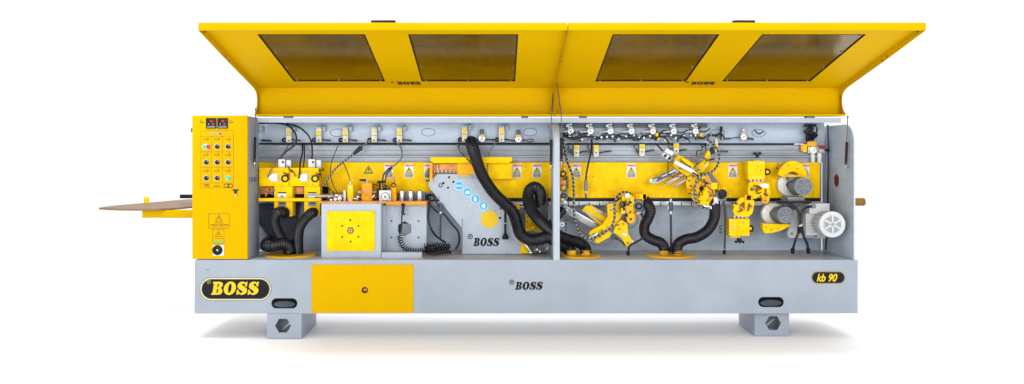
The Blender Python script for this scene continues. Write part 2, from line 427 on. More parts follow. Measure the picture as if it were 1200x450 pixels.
def tri(m, x, y, s, d, fill='yellow_print', edge='black_print', mark=True):
    m.m(edge).polyp([(x,y-s),(x+s*1.08,y+s*.85),(x-s*1.08,y+s*.85)], d, .0006, 0)
    if fill: m.m(fill).polyp([(x,y-s*.68),(x+s*.78,y+s*.68),(x-s*.78,y+s*.68)], d-.0006, .0006, 0)
    if mark: m.m(edge).polyp([(x-s*.06,y-s*.4),(x+s*.18,y-s*.4),(x+s*.04,y),(x+s*.2,y),(x-s*.14,y+s*.52),(x-s*.02,y+s*.14),(x-s*.2,y+s*.14)], d-.0012, .0006, 0)
m = MB('brown_print'); m.polyp(rect(244.2,250.3,268.8,267.8), -.0008, .0008, 0, [rect(244.7,250.8,268.3,267.3)])
tri(m, 256.4, 255.8, 4.3, -.001, 'yellow_paint', 'brown_print'); line(m,251,261.2,262,261.2,.6); 
m.text('DIKKAT ELEKTRIK', 246.6, 264.6, -.0012, 1.9, t=.0004, offset=.04, sx=.98); line(m,249,266,264,266,.35); m.build('warning_sticker', CAB)
m = MB('brown_print'); m.polyp(rect(249.0,269,262.6,285.6), -.0008, .0008, 0, [rect(249.4,269.4,262.2,285.2)])
tri(m, 255.8, 274.2, 3.8, -.001, 'yellow_paint', 'brown_print'); line(m,250.5,279.4,261,279.4,.5)
m.m('green_plastic')
for i in range(3): m.polyp(ell(251.8+i*4.1,283,1.5,1.5,14), -.0012, .0006, 0, [ell(252.3+i*4.1,282.8,.7,.7,10)]); 
m.build('warning_sticker', CAB)
m = MB('white_plastic'); m.boxp(249.4,287.3,262.4,299.6,-.005,-.0002,.001); ms = m.build('main_switch', CAB)
m = MB('black_plastic'); m.cylp(254.6,293.2,-.012,5.9,.007,28); m.barp(250.9,296,258.4,290.6,-.017,2.4,.010,.002); m.m('alloy'); m.cylp(254.6,293.2,-.0226,1.2,.001,12,bev=0); m.build('rotary_handle', CAB)
# maker's small blue mark on the cabinet flank
cu = bpy.data.curves.new('t','FONT'); cu.body='OH8'; cu.size=.052; cu.extrude=.0006; cu.offset=.0012
o = bpy.data.objects.new('t',cu); me = bpy.data.meshes.new_from_object(o); bpy.data.objects.remove(o)
me.transform(Matrix.Translation((b.x+.0016,.03,P(0,213.4,.1).z)) @ Matrix.Rotation(R(90),4,'Z') @ Matrix.Rotation(R(90),4,'X') @ Matrix.Diagonal((1.6,1,1,1)))
m = MB('deep_blue'); m._add(me); m.build('flank_lettering', CAB)

# ---- rear walls and side panel
m = MB('inner_paint_lit'); za = P(0,140,.2).z
m.box((P(290,0,0).x, BACK, DECKZ), (P(1000,0,0).x, BACK+.008, za-.002), .001)
m.box((P(290,0,0).x-.4, BACK, DECKZ+.002), (P(290,0,0).x, BACK+.008, za-.002), .001)
REAR = m.build('rear_panel', ROOT)
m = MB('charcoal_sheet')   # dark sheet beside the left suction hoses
m.polyp([(303,238),(352,238),(347,262),(343,282),(334,291),(322,286),(311,273),(303,262)], .50, .03, .004); m.build('dark_sheet', ROOT, 'dark charcoal sheet behind the left hoses')
def side_profile(x, w):
    """upright sheet with a rounded upper front corner: profile in (depth, height)"""
    zt = P(0,146.0,.15).z; pts = [(.0,DECKZ),(.0,zt-.14)]
    pts += [(.15-.15*math.cos(R(90*i/12)), zt-.14+.14*math.sin(R(90*i/12))) for i in range(1,13)]
    pts += [(BACK-.001,zt),(BACK-.001,DECKZ)]
    M = Matrix.Translation((x, 0, 0)) @ Matrix.Rotation(R(90),4,'Z') @ Matrix.Rotation(R(90),4,'X')
    return pts, w, M
pts, w, M = side_profile(P(1001.5,0,0).x, .012)
m = MB('inner_paint_lit'); m.flat(pts, (), w, .002, M); SIDE = m.build('side_panel', ROOT)
pts, w, M = side_profile(P(652.2,0,0).x, .046)
pts = [p for p in pts if p[0] < .16]+[(.26,pts[-2][1]),(.26,DECKZ)]
m = MB('pale_paint'); m.flat(pts, (), w, .004, M); m.build('centre_post', ROOT)
m = MB('dark_red'); c = P(980.4,211.5,.0)
X = P(1001.5,0,0).x-.0065; dd = X/((980.4-VX)/F)-D
c = P(980.4,211.5,dd)
m.flat([(dy*.001, dz*.001) for dy,dz in ((-0,50),(38,28),(38,-28),(0,-50),(-38,-28),(-38,28))], (), .001, 0, Matrix.Translation((X-.001,c.y,c.z)) @ Matrix.Rotation(R(90),4,'Z') @ Matrix.Rotation(R(90),4,'X'))
m.build('hexagon_sticker', SIDE)
# top rail
m = MB('pale_paint'); A, B = P(301,138.2,.2), P(986,143.6,.2)
m.box((A.x,.2,B.z),(B.x,.23,A.z),.002); m.box((A.x,.23,A.z-.005),(B.x,.46,A.z-.001),.001); m.build('top_rail', ROOT)
m = MB('dark_steel')
for x0,x1 in ((332,342),(611,619),(679,688),(945,955)): m.boxp(x0,136.4,x1,138.2,.195,.24)
m.build('hood_hinge', ROOT)
# upper service panel, ledges, rod
UP = .42
m = MB('inner_paint_lit'); m.boxp(296,144,966,170.5,UP,UP+.008,.001)
UPP = m.build('valve_panel', ROOT)
m = MB('grey_print')
for x,y in ((395,155.6),(502,155.0),(621,154.8),(841,156),(889,156)):
    m.ring(x,y,UP-.001,8,.7,1,.56)
m.build('knockout', UPP)
m = MB('rail_paint'); 
m.boxp(296,170.2,964,176.2,.385,.43,.002); m.boxp(296,176.4,964,182.0,.395,.43,.002); m.boxp(296,182.4,964,184.2,.375,.43,.002); m.boxp(296,184.4,964,190.2,.40,.43,.002)
m.build('guide_rail', ROOT)
m = MB('dark_steel'); m.m('black_plastic'); m.cyl(P(303,168.4,.36),P(648,168.4,.36),.0075,seg=12); m.cyl(P(664,168.6,.36),P(828,168.6,.36),.0065,seg=12); m.cyl(P(838,168.8,.36),P(936,168.8,.36),.0065,seg=12)
m.m('steel').cyl(P(930,168.8,.36),P(941,168.8,.36),.009,seg=12)
m.build('hex_shaft', ROOT)
# small vertical brackets either end of the panel
m = MB('rail_paint'); m.boxp(303.5,147,308,155,.36,.41); m.boxp(644.5,144,648,168,.3,.40); m.build('bracket', ROOT)

# ---- yellow pressure beam
BM = .37
m = MB('yellow_part_lit'); m.boxp(296,190.3,961,232.0,BM,BM+.10,.003)
for x in range(604,960,9):
    m.m('steel').cylp(x,229.4,BM-.002,.5,.003,8,bev=0)
for (x,y) in ((640,201),(690,207),(694.5,207),(866,192),(866,204),(866,215),(866,224),(512,230),(616,190.5+5)): m.m('dark_steel').cylp(x,y,BM-.001,.7,.002,8,bev=0)
BEAM = m.build('pressure_beam', ROOT)
m = MB('black_plastic'); m.boxp(296,232.2,961,235.6,.38,.46,.001); m.build('chain_slot', ROOT)
m = MB('alloy'); m.boxp(500,235.8,961,240.6,.40,.45,.001)
m.m('matt_black')
for x in range(606,958,12):
    m.boxp(x,236.6,x+.8,240.9,.398,.3995,0)
m.build('chain_guide', ROOT)
def wsticker(x, y, w=10.4, h=16.4, d=BM):
    m = MB('white_print'); m.polyp(rect(x,y,x+w,y+h), d-.0006, .0005, 0)
    m.m('red_print'); m.text('DIKKAT', x+.6, y+2.8, d-.0012, 1.9, t=.0004, offset=.16, sx=w/9.2)
    tri(m, x+w/2, y+7.2, 3.6, d-.0012)
    m.m('grey_print').polyp(rect(x+.8,y+10.9,x+w-.8,y+15.8), d-.0012, .0006, 0)
    m.m('white_print')
    for i in range(3): m.polyp(rect(x+1.6,y+11.7+i*1.4,x+w-1.8-(i%2)*1.5,y+12.0+i*1.4), d-.0016, .0003, 0)
    m.build('warning_sticker', BEAM)
for x in (450.4,474,497,600.6,624,670.2,734.6,853.6,938): wsticker(x,192.1)
m = MB('yellow_print'); m.polyp([(431.8,192.4),(438.2,203.6),(425.4,203.6)], BM-.0006,.0005,0); tri(m,431.8,199.0,5.2,BM-.0012); m.m('green_plastic').polyp(rect(429,201.2,434.6,202.4),BM-.0026,.0004,0); m.build('warning_sticker', BEAM)

# ---- raised hoods
ZC, ZB_ = .764, .476      # heights above the eye line of the outer edge and the fold
DC, DB = -.88, .31
def hood(x0, x1, wins, hx0, hx1, bx, left_end, right_end):
    L = math.hypot(DB-DC, ZC-ZB_); ang = math.atan2(ZC-ZB_, DB-DC)
    # slab frame: u = X, v = along slope from fold to outer edge
    v = Vector((0, (DC-DB)/L, (ZC-ZB_)/L)); n = Vector((1,0,0)).cross(v)
    M = Matrix(((1,v.x,n.x,0),(0,v.y,n.y,DB),(0,v.z,n.z,ZE+ZB_),(0,0,0,1)))
    dv = lambda d: (DB-d)/(DB-DC)*L
    hol = []; v0, v1 = dv(.157), dv(-.713)
    for a, b in wins: hol.append([(a,v0),(b,v0),(b,v1),(a,v1)])
    m = MB('yellow_paint'); m.flat([(x0,0),(x1,0),(x1,L),(x0,L)], hol, .004, .0005, M)
    # lip, fold web, lower flange
    zt = ZE+ZC+.002; m.box((x0,DC-.004,zt-.045),(x1,DC,zt),.0015)
    m.box((x0,DC,zt-.045),(x1,DC+.02,zt-.042),.0008)
    m.box((x0,DB-.002,ZE+.268),(x1,DB+.003,ZE+ZB_-.001),.001)
    m.box((x0,.205,ZE+.262),(x1,DB+.003,ZE+.267),.0008)
    m.box((x0,.203,ZE+.262),(x1,.206,ZE+.274),.0008)
    h = m.build('hood', ROOT, 'left raised yellow hood' if left_end else 'right raised yellow hood')
    prof = [(DC,ZC),(DC,ZC-.045),(-.45,.600+.012),(.16,.470),(.215,.452),(.252,.425),(.266,.39),(.262,.35),(.243,.31),(.205,.275),(.205,.262),(DB,.262),(DB,ZB_)]
    for xx, end in ((x0, left_end),(x1-.003, right_end)):
        m = MB('yellow_paint')
        pf = prof if end else [(DC,ZC),(DC,ZC-.045),(-.8,ZC-.05),(.16,.470),(.24,.40),(.205,.262),(DB,.262),(DB,ZB_)]
        if not end: pf = [(DC,ZC),(DC,ZC-.045),(DC+.02,ZC-.045),(.12,.49),(.20,.44),(.205,.262),(DB,.262),(DB,ZB_)]
        m.flat([(a, ZE+b) for a,b in pf], (), .003, .0005, Matrix.Translation((xx+.0015,0,0)) @ Matrix.Rotation(R(90),4,'Z') @ Matrix.Rotation(R(90),4,'X'))
        # bolt heads and slot on the end sheet
        s_ = 1 if xx == x0 else -1
        m.m('dark_steel'); xs = xx+.0015+s_*.0025
        for d_, z_ in ((-.80,.724),(-.42,.622),(-.36,.60)): m.cyl((xs,d_,ZE+z_),(xs+s_*.004,d_,ZE+z_),.006,seg=8)
        m.bar((xs,.275,ZE+.30),(xs,.29,ZE+.42),.002,.008,up=Vector((0,-1,0)))
        m.build('end_sheet', h)
    # panes with frame and screws
    n_ = n if n.z < 0 else -n
    for a, b in wins:
        m = MB('smoked_pane'); m.flat([(a-.012,v0-.012),(b+.012,v0-.012),(b+.012,v1+.012),(a-.012,v1+.012)], (), .004, .0005, Matrix.Translation(n_*-.0046) @ M)
        w = m.build('window', h)
        m = MB('matt_black'); m.flat([(a-.001,v0-.001),(b+.001,v0-.001),(b+.001,v1+.001),(a-.001,v1+.001)], [[(a+.006,v0+.006),(b-.006,v0+.006),(b-.006,v1-.006),(a+.006,v1-.006)]], .003, 0, Matrix.Translation(n_*.0012) @ M)
        m.build('window_seal', h)
        m = MB('steel')
        q = [(a+.03,v1-.03),((a+b)/2,v1-.02),(b-.03,v1-.03),(a+.022,v0*.35+v1*.65),(a+.022,v0*.68+v1*.32),(b-.022,v0*.35+v1*.65),(b-.022,v0*.68+v1*.32),((a+b)/2,v0+.018),(a+.03,v0+.02),(b-.03,v0+.02)]
        for u, vv in q:
            c = M @ Vector((u, vv, 0)); m.cyl(c + n_*(-.001), c + n_*.005, .0055, seg=8)
        m.build('pane_screw', h)
    m = MB('black_plastic'); zt2 = zt
    m.box((hx0,DC+.005,zt+.0005),(hx1,DC+.05,zt+.016),.004); m.build('handle', h)
    m = MB('black_print')
    T = Matrix.Translation(n_*.0035) @ M @ Matrix.Translation((bx, dv(.165), 0)) @ Matrix.Diagonal((1,-1,1,1))
    boss(m, 0,0,.2, 10.5, 29, T=T, shear=.2)
    c = T @ Vector((-.045, .02, 0)); 
    m.flat([(-.03+.012*math.cos(i), .012+.014*math.sin(i)) for i in [j*math.pi/6 for j in range(12)]], [[(-.03+.007*math.cos(i), .012+.009*math.sin(i)) for i in [j*math.pi/6 for j in range(12)]]], .0012, 0, T)
    m.build('lettering', h)
    return h
hood(-1.778, .4095, [(-1.478,-.82),(-.553,.121)], (434.5-VX)*S(DC), (463-VX)*S(DC), -.74, True, False)
hood(.4145, 2.533, [(.703,1.357),(1.62,2.256)], (860-VX)*S(DC), (885.5-VX)*S(DC), 1.40, False, True)
# gas struts
for (x0,y0),(x1,y1) in (((299.6,128),(298.2,193)),((646.4,131),(645.6,196)),((657.9,131),(657.9,192)),((993.4,137),(991.2,196))):
    d = -.02 if x0 < 300 or x0 > 900 else -.01
    if x0 > 990 : d = .05
    if x0 < 300: d = .08
    if 650 < x0 < 660: d = .0
    m = MB('dark_steel'); m.cyl(P(x0,y0,d),P((x0+x1)/2,(y0+y1)/2,d),.0035,seg=10); m.cyl(P(x0,y0,d+.01),P(x0,y0,d-.01),.008,seg=10)
    s = m.build('gas_strut', ROOT)
    m = MB('black_plastic'); m.cyl(P(x0+(x1-x0)*.46,y0+(y1-y0)*.5,d),P(x1,y1-3,d),.0095,seg=14,bev=.002); m.m('dark_red').cyl(P(x1,y1-6,d),P(x1,y1-4.6,d),.0101,seg=14); m.m('steel').cyl(P(x1,y1-3,d),P(x1,y1,d),.004,seg=8)
    m.m('steel').cyl(P(x1,y1,d-.008),P(x1+(2 if x1<900 else 3),y1,d+.02),.005,seg=8)
    m.build('strut_tube', s)

# ---- valves on the upper panel
def valve(x, yel, d=.37, ytop=149, ybot=167, handle=11, left=True, w=6.4):
    m = MB('beige_alloy'); m.boxp(x-w/2,ytop,x+w/2,ybot,d,d+.035,.002)
    m.cylp(x,ytop+3,d-.004,1.5,.005,10); 
    m.m('dark_steel'); m.cylp(x,ybot-2.6,d-.003,1.0,.004,10); m.boxp(x-w/2+.3,ytop+9.6,x+w/2-.3,ytop+10.1,d-.0008,d,0)
    v = m.build('valve', ROOT)
    if yel: MB('yellow_part_lit').boxp(x-2.2,ytop+4.6,x+2.2,ytop+9.2,d-.004,d,.001).build('valve_label', v)
    m = MB('dark_steel'); m.m('rail_paint').boxp(x+w/2+1,ytop-1.6,x+w/2+4.6,ytop+4.6,d+.01,d+.04,.002); m.m('dark_steel').boxp(x+w/2+1.8,ytop-2.2,x+w/2+3.8,ytop-.6,d+.005,d+.03); m.build('mounting_bracket', v)
    m = MB('rubber'); yy = ybot-3
    if handle: m.tubep([(x+w/2,yy-.6,d+.012),(x+w/2+4,yy,d),(x+w/2+handle,yy+.6,d+.005)], .7, seg=8); m.barp(x+w/2+handle*.5,yy+.2,x+w/2+handle,yy+.7,d+.003,2.3,.012,.002)
    if left: m.tube([P(x-w/2,yy-1,d+.01),P(x-w/2-2.5,yy-1.6,d),P(x-w/2-4,yy+.2,d),P(x-w/2-2.4,yy+1.8,d),P(x-w/2,yy+1.2,d+.01)], .007, seg=8)
    m.build('air_fitting', v)
for x, y_ in ((338.3,1),(373.4,1),(404.6,1),(438.4,0),(468,1)): valve(x, y_)
valve(544.5,1,ytop=147.5,ybot=166.5,handle=0); valve(587.8,1,ytop=147.5,ybot=166.5,handle=0)
m = MB('rubber'); m.barp(306,164.4,318,164.9,.37,2.2,.012,.002)
m.tubep([(548,162,.37),(556,163,.36),(564,164,.36),(572,163.4,.36),(584,164,.36)],.8,seg=8); m.tubep([(591,163,.37),(600,164.5,.36),(608,164.5,.36),(616,164,.36)],.8,seg=8)
m.barp(576,163.8,584,163.8,.358,2.2,.012,.002); m.ring(621,164.6,.37,3,1.1,1.3,.55); m.build('air_line', ROOT)
def regulator(x, y, d=.35, knob=True, r=3.6):
    """pressure regulator: body, dark knob above, round white gauge in front"""
    m = MB('beige_alloy'); m.boxp(x-3.2,y-4.4,x+3.2,y+3,d+.02,d+.05,.003)
    m.m('yellow_part_lit' if knob else 'beige_alloy').boxp(x-2.6,y-5.6,x+2.6,y-3.8,d+.015,d+.045,.002)
    if knob: m.m('dark_steel').cyl(P(x,y-5.4,d+.03),P(x,y-11.4,d+.03),.016,.0135,seg=14,bev=.002)
    else:
        m.m('beige_alloy').cyl(P(x,y-5,d+.03),P(x,y-11,d+.03),.009,seg=10); m.m('alloy').boxp(x-2,y-9.4,x+2,y-7.6,d+.015,d+.04)
    g = m.build('pressure_regulator', ROOT)
    m = MB('steel'); m.cylp(x,y,d,r,.02,24,bev=.002); m.m('white_print').cylp(x,y,d-.0012,r*.82,.001,24,bev=0); m.m('black_print').barp(x-.2,y+.6,x+1.2,y-1.4,d-.0018,.45,.0006,0)
    m.cylp(x,y,d-.0024,.55,.001,8,bev=0); m.build('pressure_gauge', g)
regulator(564.6,163); regulator(607.6,163.4); regulator(871.6,160.8,knob=False)
for i, x in enumerate((668.5,692,715.2,740,765.2,789.6,815.4)):
    d = .34; regulator(x,154,d,False,3.5)
    m = MB('white_plastic'); m.boxp(x-5,145.6,x-1.6,149.0,d+.01,d+.03,.002); m.m('alloy'); m.cyl(P(x-3.6,154,d+.02),P(x-10,154.4,d+.02),.010,.007,seg=12,bev=.001); m.m('beige_alloy').cyl(P(x-9.6,154.4,d+.02),P(x-12.4,154.8,d+.02),.006,seg=10)
    m.build('flow_fitting', ROOT)
m = MB('rubber')
rr = random.Random(5)
for i, x in enumerate((668.5,692,715.2,740,765.2,789.6,815.4)):
    for q in range(3):
        dx = rr.uniform(6,20); y0 = 156+rr.uniform(-1,2)
        m.tubep([(x-8+q*4,y0,.36),(x-4+q*3,159+rr.uniform(-1,3),.35),(x+dx*.4,160+rr.uniform(-1,3.5),.35),(x+dx,158+rr.uniform(-2,4),.36)], .65+rr.random()*.3, seg=6, smooth=6)
    m.boxp(x-1,158,x+2.6,161.6,.345,.37,.002); m.cylp(x-6,159.4,.35,1.5,.02,10)
m.tubep([(700,163,.35),(712,161,.35),(726,160,.35),(740,162,.35),(746,158,.35)], .9, seg=6); m.tubep([(655,164,.35),(662,160,.34),(672,162,.34),(690,160,.34),(700,164,.34)], .9, seg=6)
m.tubep([(768,165,.33),(772,160,.33),(780,162,.33),(784,168,.33)], .9, seg=6); m.tubep([(820,160,.34),(827,163,.34),(832,158,.35)], 1, seg=6)
for q in range(15):
    x0 = 657+q*11.4+rr.uniform(-3,3); y0 = rr.uniform(151,160); L_ = rr.uniform(7,22)
    m.tubep([(x0,y0,.37),(x0+L_*.25,y0+rr.uniform(2,7),.36),(x0+L_*.7,y0+rr.uniform(-1,6),.35),(x0+L_,y0+rr.uniform(-3,4),.37)], .5+rr.random()*.45, seg=6, smooth=6)
for q in range(16): x0 = 657+q*10.6+rr.uniform(-2,2); y0=rr.uniform(155,164); m.boxp(x0,y0,x0+rr.uniform(1.6,4),y0+rr.uniform(1.4,3),.355,.375,.001)
m.build('air_hose_bundle', ROOT)
MB('strip_blue').boxp(657,144.4,829,149.4,.385,.41,.002).build('dark_strip', ROOT)  # dark blue-grey strip along the top of the bay
m = MB('alloy')
for i in range(22):
    x = 660+i*7.4+rr.uniform(-2,2); y = 160+rr.uniform(-2,4); m.cylp(x,y,.34,rr.uniform(.7,1.5),.02,10)
m.m('yellow_part_lit')
for x,y in ((770,158),(771.6,161.6),(822,158.4),(658,172)): m.boxp(x-1.6,y-2,x+1.6,y+2,.335,.36,.002)
m.boxp(656.6,163,658.2,176,.33,.35)
m.build('push_fitting', ROOT)
for x, yb, hl in ((675.6,184,11),(698.6,184,15),(752.6,183,11),(792.6,182,9)):
    d = .345
    m = MB('beige_alloy'); m.boxp(x-3.2,yb-14,x+3.2,yb,d,d+.035,.002); m.m('dark_steel').cylp(x,yb-5,d-.003,1,.004,10); m.m('yellow_part_lit').boxp(x-2.8,yb-13.2,x+2.8,yb-8.6,d-.004,d,.001)
    v = m.build('valve', ROOT)
    m = MB('rubber'); m.tubep([(x+3,yb-5,d+.01),(x+hl*.6,yb-6,d),(x+hl,yb-7,d)],.8,seg=8); m.barp(x+hl*.7,yb-6.2,x+hl+3,yb-7,d,2,.012,.002); m.cylp(x-5,yb-6,d+.005,2,.02,10); m.tubep([(x-5,yb-6,d+.01),(x-9,yb-10,d+.01),(x-10,yb-15,d)],.6,seg=6)
    m.build('air_fitting', v)
m = MB('rubber'); m.barp(848,162.6,856,162.2,.36,2.3,.012,.002); m.tubep([(856,162,.36),(864,161,.36),(869,161,.36)],.6,seg=6); m.barp(876,162,883,163.2,.36,2.6,.014,.002)
m.tubep([(834,158,.37),(840,158,.36),(845,154,.36),(846,149,.37)],1.0,seg=8); m.tubep([(838,160,.37),(845,157,.36),(849,162,.36)],1.0,seg=8); m.boxp(844,148,846,164,.37,.39)
m.tubep([(884,152,.38),(889,157,.37),(894,154,.38)],.7,seg=8); m.barp(844,176.8,853,177.6,.34,2.2,.012,.002)
m.build('air_line', ROOT)
m = MB('beige_alloy'); m.boxp(838,163,841.4,178,.345,.38); m.m('yellow_part_lit').boxp(838.4,168,841,174,.341,.345); m.build('valve', ROOT)
# air preparation unit, right end
m = MB('black_plastic'); m.boxp(945,145.5,957,148.5,.36,.41); m.barp(943,156,952,149,.35,5,.03,.004); m.barp(946,152,957,160,.36,5,.03,.004); m.boxp(946,158,954,165,.36,.40,.004)
m.tubep([(957,149,.36),(957,155,.35),(951,158,.35),(944,156,.35)],1,seg=8)
ap = m.build('air_service_unit', ROOT)
m = MB('orange_part'); m.boxp(946,166,957,171.5,.345,.39,.003); m.m('yellow_part_lit').boxp(941,169,946,178,.35,.39,.003); m.m('copper_part').boxp(938.6,170,941.4,177,.35,.38,.002); m.m('alloy').boxp(947,172,961,179.6,.35,.40,.004); m.build('unit_body', ap)
m = MB('steel').cylp(953.6,176.2,.335,4.5,.015,28,bev=.002); m.m('white_print').cylp(953.6,176.2,.3338,3.6,.001,24,bev=0); m.m('black_print').barp(953.3,177,955,174.4,.3332,.5,.0006,0); m.build('pressure_gauge', ap)
m = MB('red_plastic'); m.cyl(P(960,172.4,.34),P(966.5,172.4,.34),.012,seg=14,bev=.003); m.m('black_plastic').cylp(969,176,.33,1.6,.03,12); m.m('alloy').boxp(959,174.5,968,179,.35,.39,.004); m.build('shut_off_knob', ap)
m = MB('clear_bowl')
for x in (952.4,960.2): m.cyl(P(x,179.4,.375),P(x,190.8,.375),.018,.015,seg=16,bev=.003)
m.build('filter_bowl', ap)
m = MB('yellow_part_lit').cylp(962,157,.42-.003,1.8,.004,16); m.build('round_sticker', UPP)
m = MB('rubber'); m.tubep([(970,146,.36),(970.4,165,.36),(970.6,190,.37),(970,220,.40),(969.6,260,.44),(967.4,293,.47)], .9, seg=8, step=.02)
for y in (176,): m.cylp(970.4,y,.34,2,.03,12)
m.build('power_cable', ROOT)
m = MB('black_plastic')
for x, y in ((888,181.6),(885,179.6),(891,179.6),(888,183.6)): m.cylp(x,y,.36,1.5,.02,10)
m.m('steel').cylp(887,188.8,.37,.8,.01,8); m.build('star_knob', ROOT)

# ---- cables across the left half
def cable(pts, r=.75, stripe=True, name='wrapped_cable', sper=.022):
    m = MB('rubber'); m.tubep(pts, r, seg=8, **({'stripe':'wrap_grey','sper':sper} if stripe else {'step':.012})); return m.build(name, ROOT)
cable([(304,144.6,.33),(320,144,.32),(335,146,.30),(344,153,.28),(347.5,162,.27),(345,170,.26),(336,177,.25),(329,184,.24),(327,190,.24)],1.2,False,'air_hose')
cable([(336,144.4,.32),(350,149,.30),(360,157,.28),(364.6,166,.27),(366,178,.25),(365.4,190,.25)],1.0,False,'air_hose')
cable([(338,170,.33),(332,180,.28),(322,192,.22),(317,200,.20),(314,208,.2)],.85,True)
cable([(354,168,.33),(354.6,178,.29),(352,190,.24),(351,205,.20),(350,209,.20)],1.0,False,'air_hose')
cable([(356,168,.34),(357,180,.30),(355.5,196,.22)],.8,False,'air_hose')
cable([(433.4,165,.35),(424,172,.32),(414,181,.30),(402,190,.28),(391,200,.26),(381,214,.25),(372,224,.25),(362,228.6,.25)],1.15,True,sper=.026)
m = MB('rubber'); m.cyl(P(423.6,172.6,.315),P(414.2,180.8,.3),.018,.012,seg=12,bev=.004); m.build('cable_joint', ROOT)
cable([(398.6,164,.35),(394,176,.33),(388,192,.31),(388,208,.30),(392,220,.29),(396,227,.29)],.55,False,'sensor_cable')
cable([(402,190,.29),(406.6,200,.28),(410,210,.27),(410.6,216,.27)],.55,False,'sensor_cable')
cable([(383,213,.27),(385,220,.27),(392,226,.27),(401,226,.27)],.5,False,'sensor_cable')
cable([(466,167,.35),(470.5,175,.32),(471,184,.30),(465.6,191,.28),(457,197,.26)],.95,True)
cable([(459,195.6,.26),(450.6,203,.24),(448.4,212,.23),(449.4,222,.23)],.9,False,'air_hose')
cable([(460,196.6,.27),(453.4,204,.25),(451.4,214,.24),(451.6,222,.24)],.9,False,'air_hose')
cable([(537.6,166,.34),(538.4,176,.32),(543,182,.28),(551,190,.22),(557,199,.22)],.65,False,'air_hose')
cable([(537.6,165,.35),(536.6,172,.33),(541,180,.29)],.7,True)
cable([(581,167,.34),(575,176,.32),(572,186,.30),(571.6,203,.27),(572,210,.27)],.6,True)

# ---- left trimming heads (two alike)
for ox in (0, 35.2):
    d = .22
    m = MB('yellow_part_lit'); m.boxp(303.8+ox if ox else 303.6,196.6,338.4+ox,218.2,d,d+.13,.003)
    m.m('yellow_part_lit').boxp(321.2+ox,218.4,342.6+ox-(3 if ox else 0),253.5,d+.01,d+.10,.003)
    hd = m.build('trimming_head', ROOT)
    m = MB('alloy'); m.boxp(326+ox,186.6,334+ox,196.4,d+.01,d+.06,.002); m.boxp(334.6+ox,187.6,341+ox,196.4,d+.02,d+.08,.002); m.m('dark_steel').cylp(331.4+ox,190,d+.006,1.6,.005,12); m.m('brown_print').cylp(331.4+ox,190,d+.0045,.9,.005,12); m.m('dark_steel').boxp(334.2+ox,188,335+ox,196,d+.012,d+.02,0)
    m.build('air_cylinder', hd)
    m = MB('white_plastic'); m.polyp([(314.6+ox,207),(318.6+ox,203.6),(324.4+ox,203.4),(325+ox,212.4),(318.4+ox,213),(314.8+ox,210)], d-.02, .02, .002); m.m('alloy').boxp(324.6+ox,203.4,326.2+ox,212.8,d-.012,d); m.build('connector', hd)
    m = MB('black_plastic'); m.cylp(333.6+ox,209.3,d-.016,4.4,.016,24,bev=.002); m.m('yellow_part_lit').cylp(334+ox,209.3,d-.018,2.5,.004,18); m.m('orange_part').boxp(330+ox,204,337+ox,206,d-.01,d); m.m('dark_red').boxp(336.4+ox,203.6,339+ox,211,d-.012,d); m.build('adjusting_knob', hd)
    m = MB('brown_print')
    for yy in (200.6,216.2):
        for q in range(5): m.cylp(319+ox+q*3.0,yy,d-.001,.55,.002,8,bev=0)
    for yy in (201,208,216): m.cylp(304.8+ox*.97,yy,d-.001,.6,.002,8,bev=0)
    m.build('screw', hd)
    m = MB('white_print'); m.boxp(325.6+ox,226.4,335.4+ox,231.6,d+.0075,d+.0095,0); m.m('black_print').boxp(325.6+ox,225.2,335.4+ox,226.6,d+.007,d+.0095,0)
    tri(m,330.4+ox,229.6,2.1,d+.0065,None,'green_plastic',False); m.build('label_plate', hd)
    m = MB('grey_print'); m.boxp(326+ox,236.6,335.2+ox,241.6,d+.005,d+.0095,.001); m.m('black_plastic').boxp(327.4+ox,237.4,333.8+ox,239,d+.004,d+.005,0); m.build('counter', hd)
    m = MB('copper_part'); m.boxp(305+ox,219,320.6+ox,227.4,d+.08,d+.12,.002); m.m('matt_black').boxp(305+ox,228,320.6+ox,232,d+.08,d+.12,.002); m.boxp(343+ox,219,355+ox-(6 if ox else 0),227,d+.09,d+.12); m.build('rear_block', hd)
m = MB('yellow_part_lit'); m.boxp(302.6,232.2,376,235.8,.19,.22,.002); m.build('cross_bar', ROOT)
def hose(pts, r, name='suction_hose', rib=.055, period=.0125):
    m = MB('rubber'); m.tubep(pts, r, seg=22, rib=rib, period=period, smooth=14); return m.build(name, ROOT)
hose([(334,250,.24),(331,248,.17),(325.6,249,.13),(321.6,257,.13),(324,268,.15),(329.6,279,.18),(336,289,.22),(338.6,297,.24)],6.0)
hose([(367.4,249,.24),(364.6,250,.17),(358,256,.14),(351.6,265,.15),(349.2,277,.18),(349.4,288,.22),(349.6,297,.24)],5.9)
hose([(316,283,.34),(312.6,287.4,.20),(320,287.6,.14),(330,285.8,.15),(337,287.4,.18),(339.6,294,.2)],7.2)
def disc(x0, x1, dc, rd, collars):
    """round turntable flange lying on the deck, with hose collars"""
    cx = (x0+x1)/2; c = P(cx,0,dc); r = (x1-x0)/2*S(dc)
    m = MB('flange_paint'); b_ = bmesh.new(); bmesh.ops.create_cone(b_,cap_ends=True,segments=64,radius1=1,radius2=1,depth=.012)
    b_.transform(Matrix.Translation((c.x,dc,DECKZ+.0065)) @ Matrix.Diagonal((r,rd,1,1))); m._merge(b_)
    o = m.build('hose_flange', ROOT)
    m = MB('flange_paint')
    for x, d, rr_ in collars:
        q = P(x,0,d); m.cyl((q.x,d,DECKZ+.0125),(q.x,d,DECKZ+.045),rr_*S(d)*1.08,rr_*S(d),seg=24,bev=.003)
    m.build('hose_collar', o)
disc(311,371,.235,.165,((338.6,.24,5.2),(349.6,.24,5.2)))
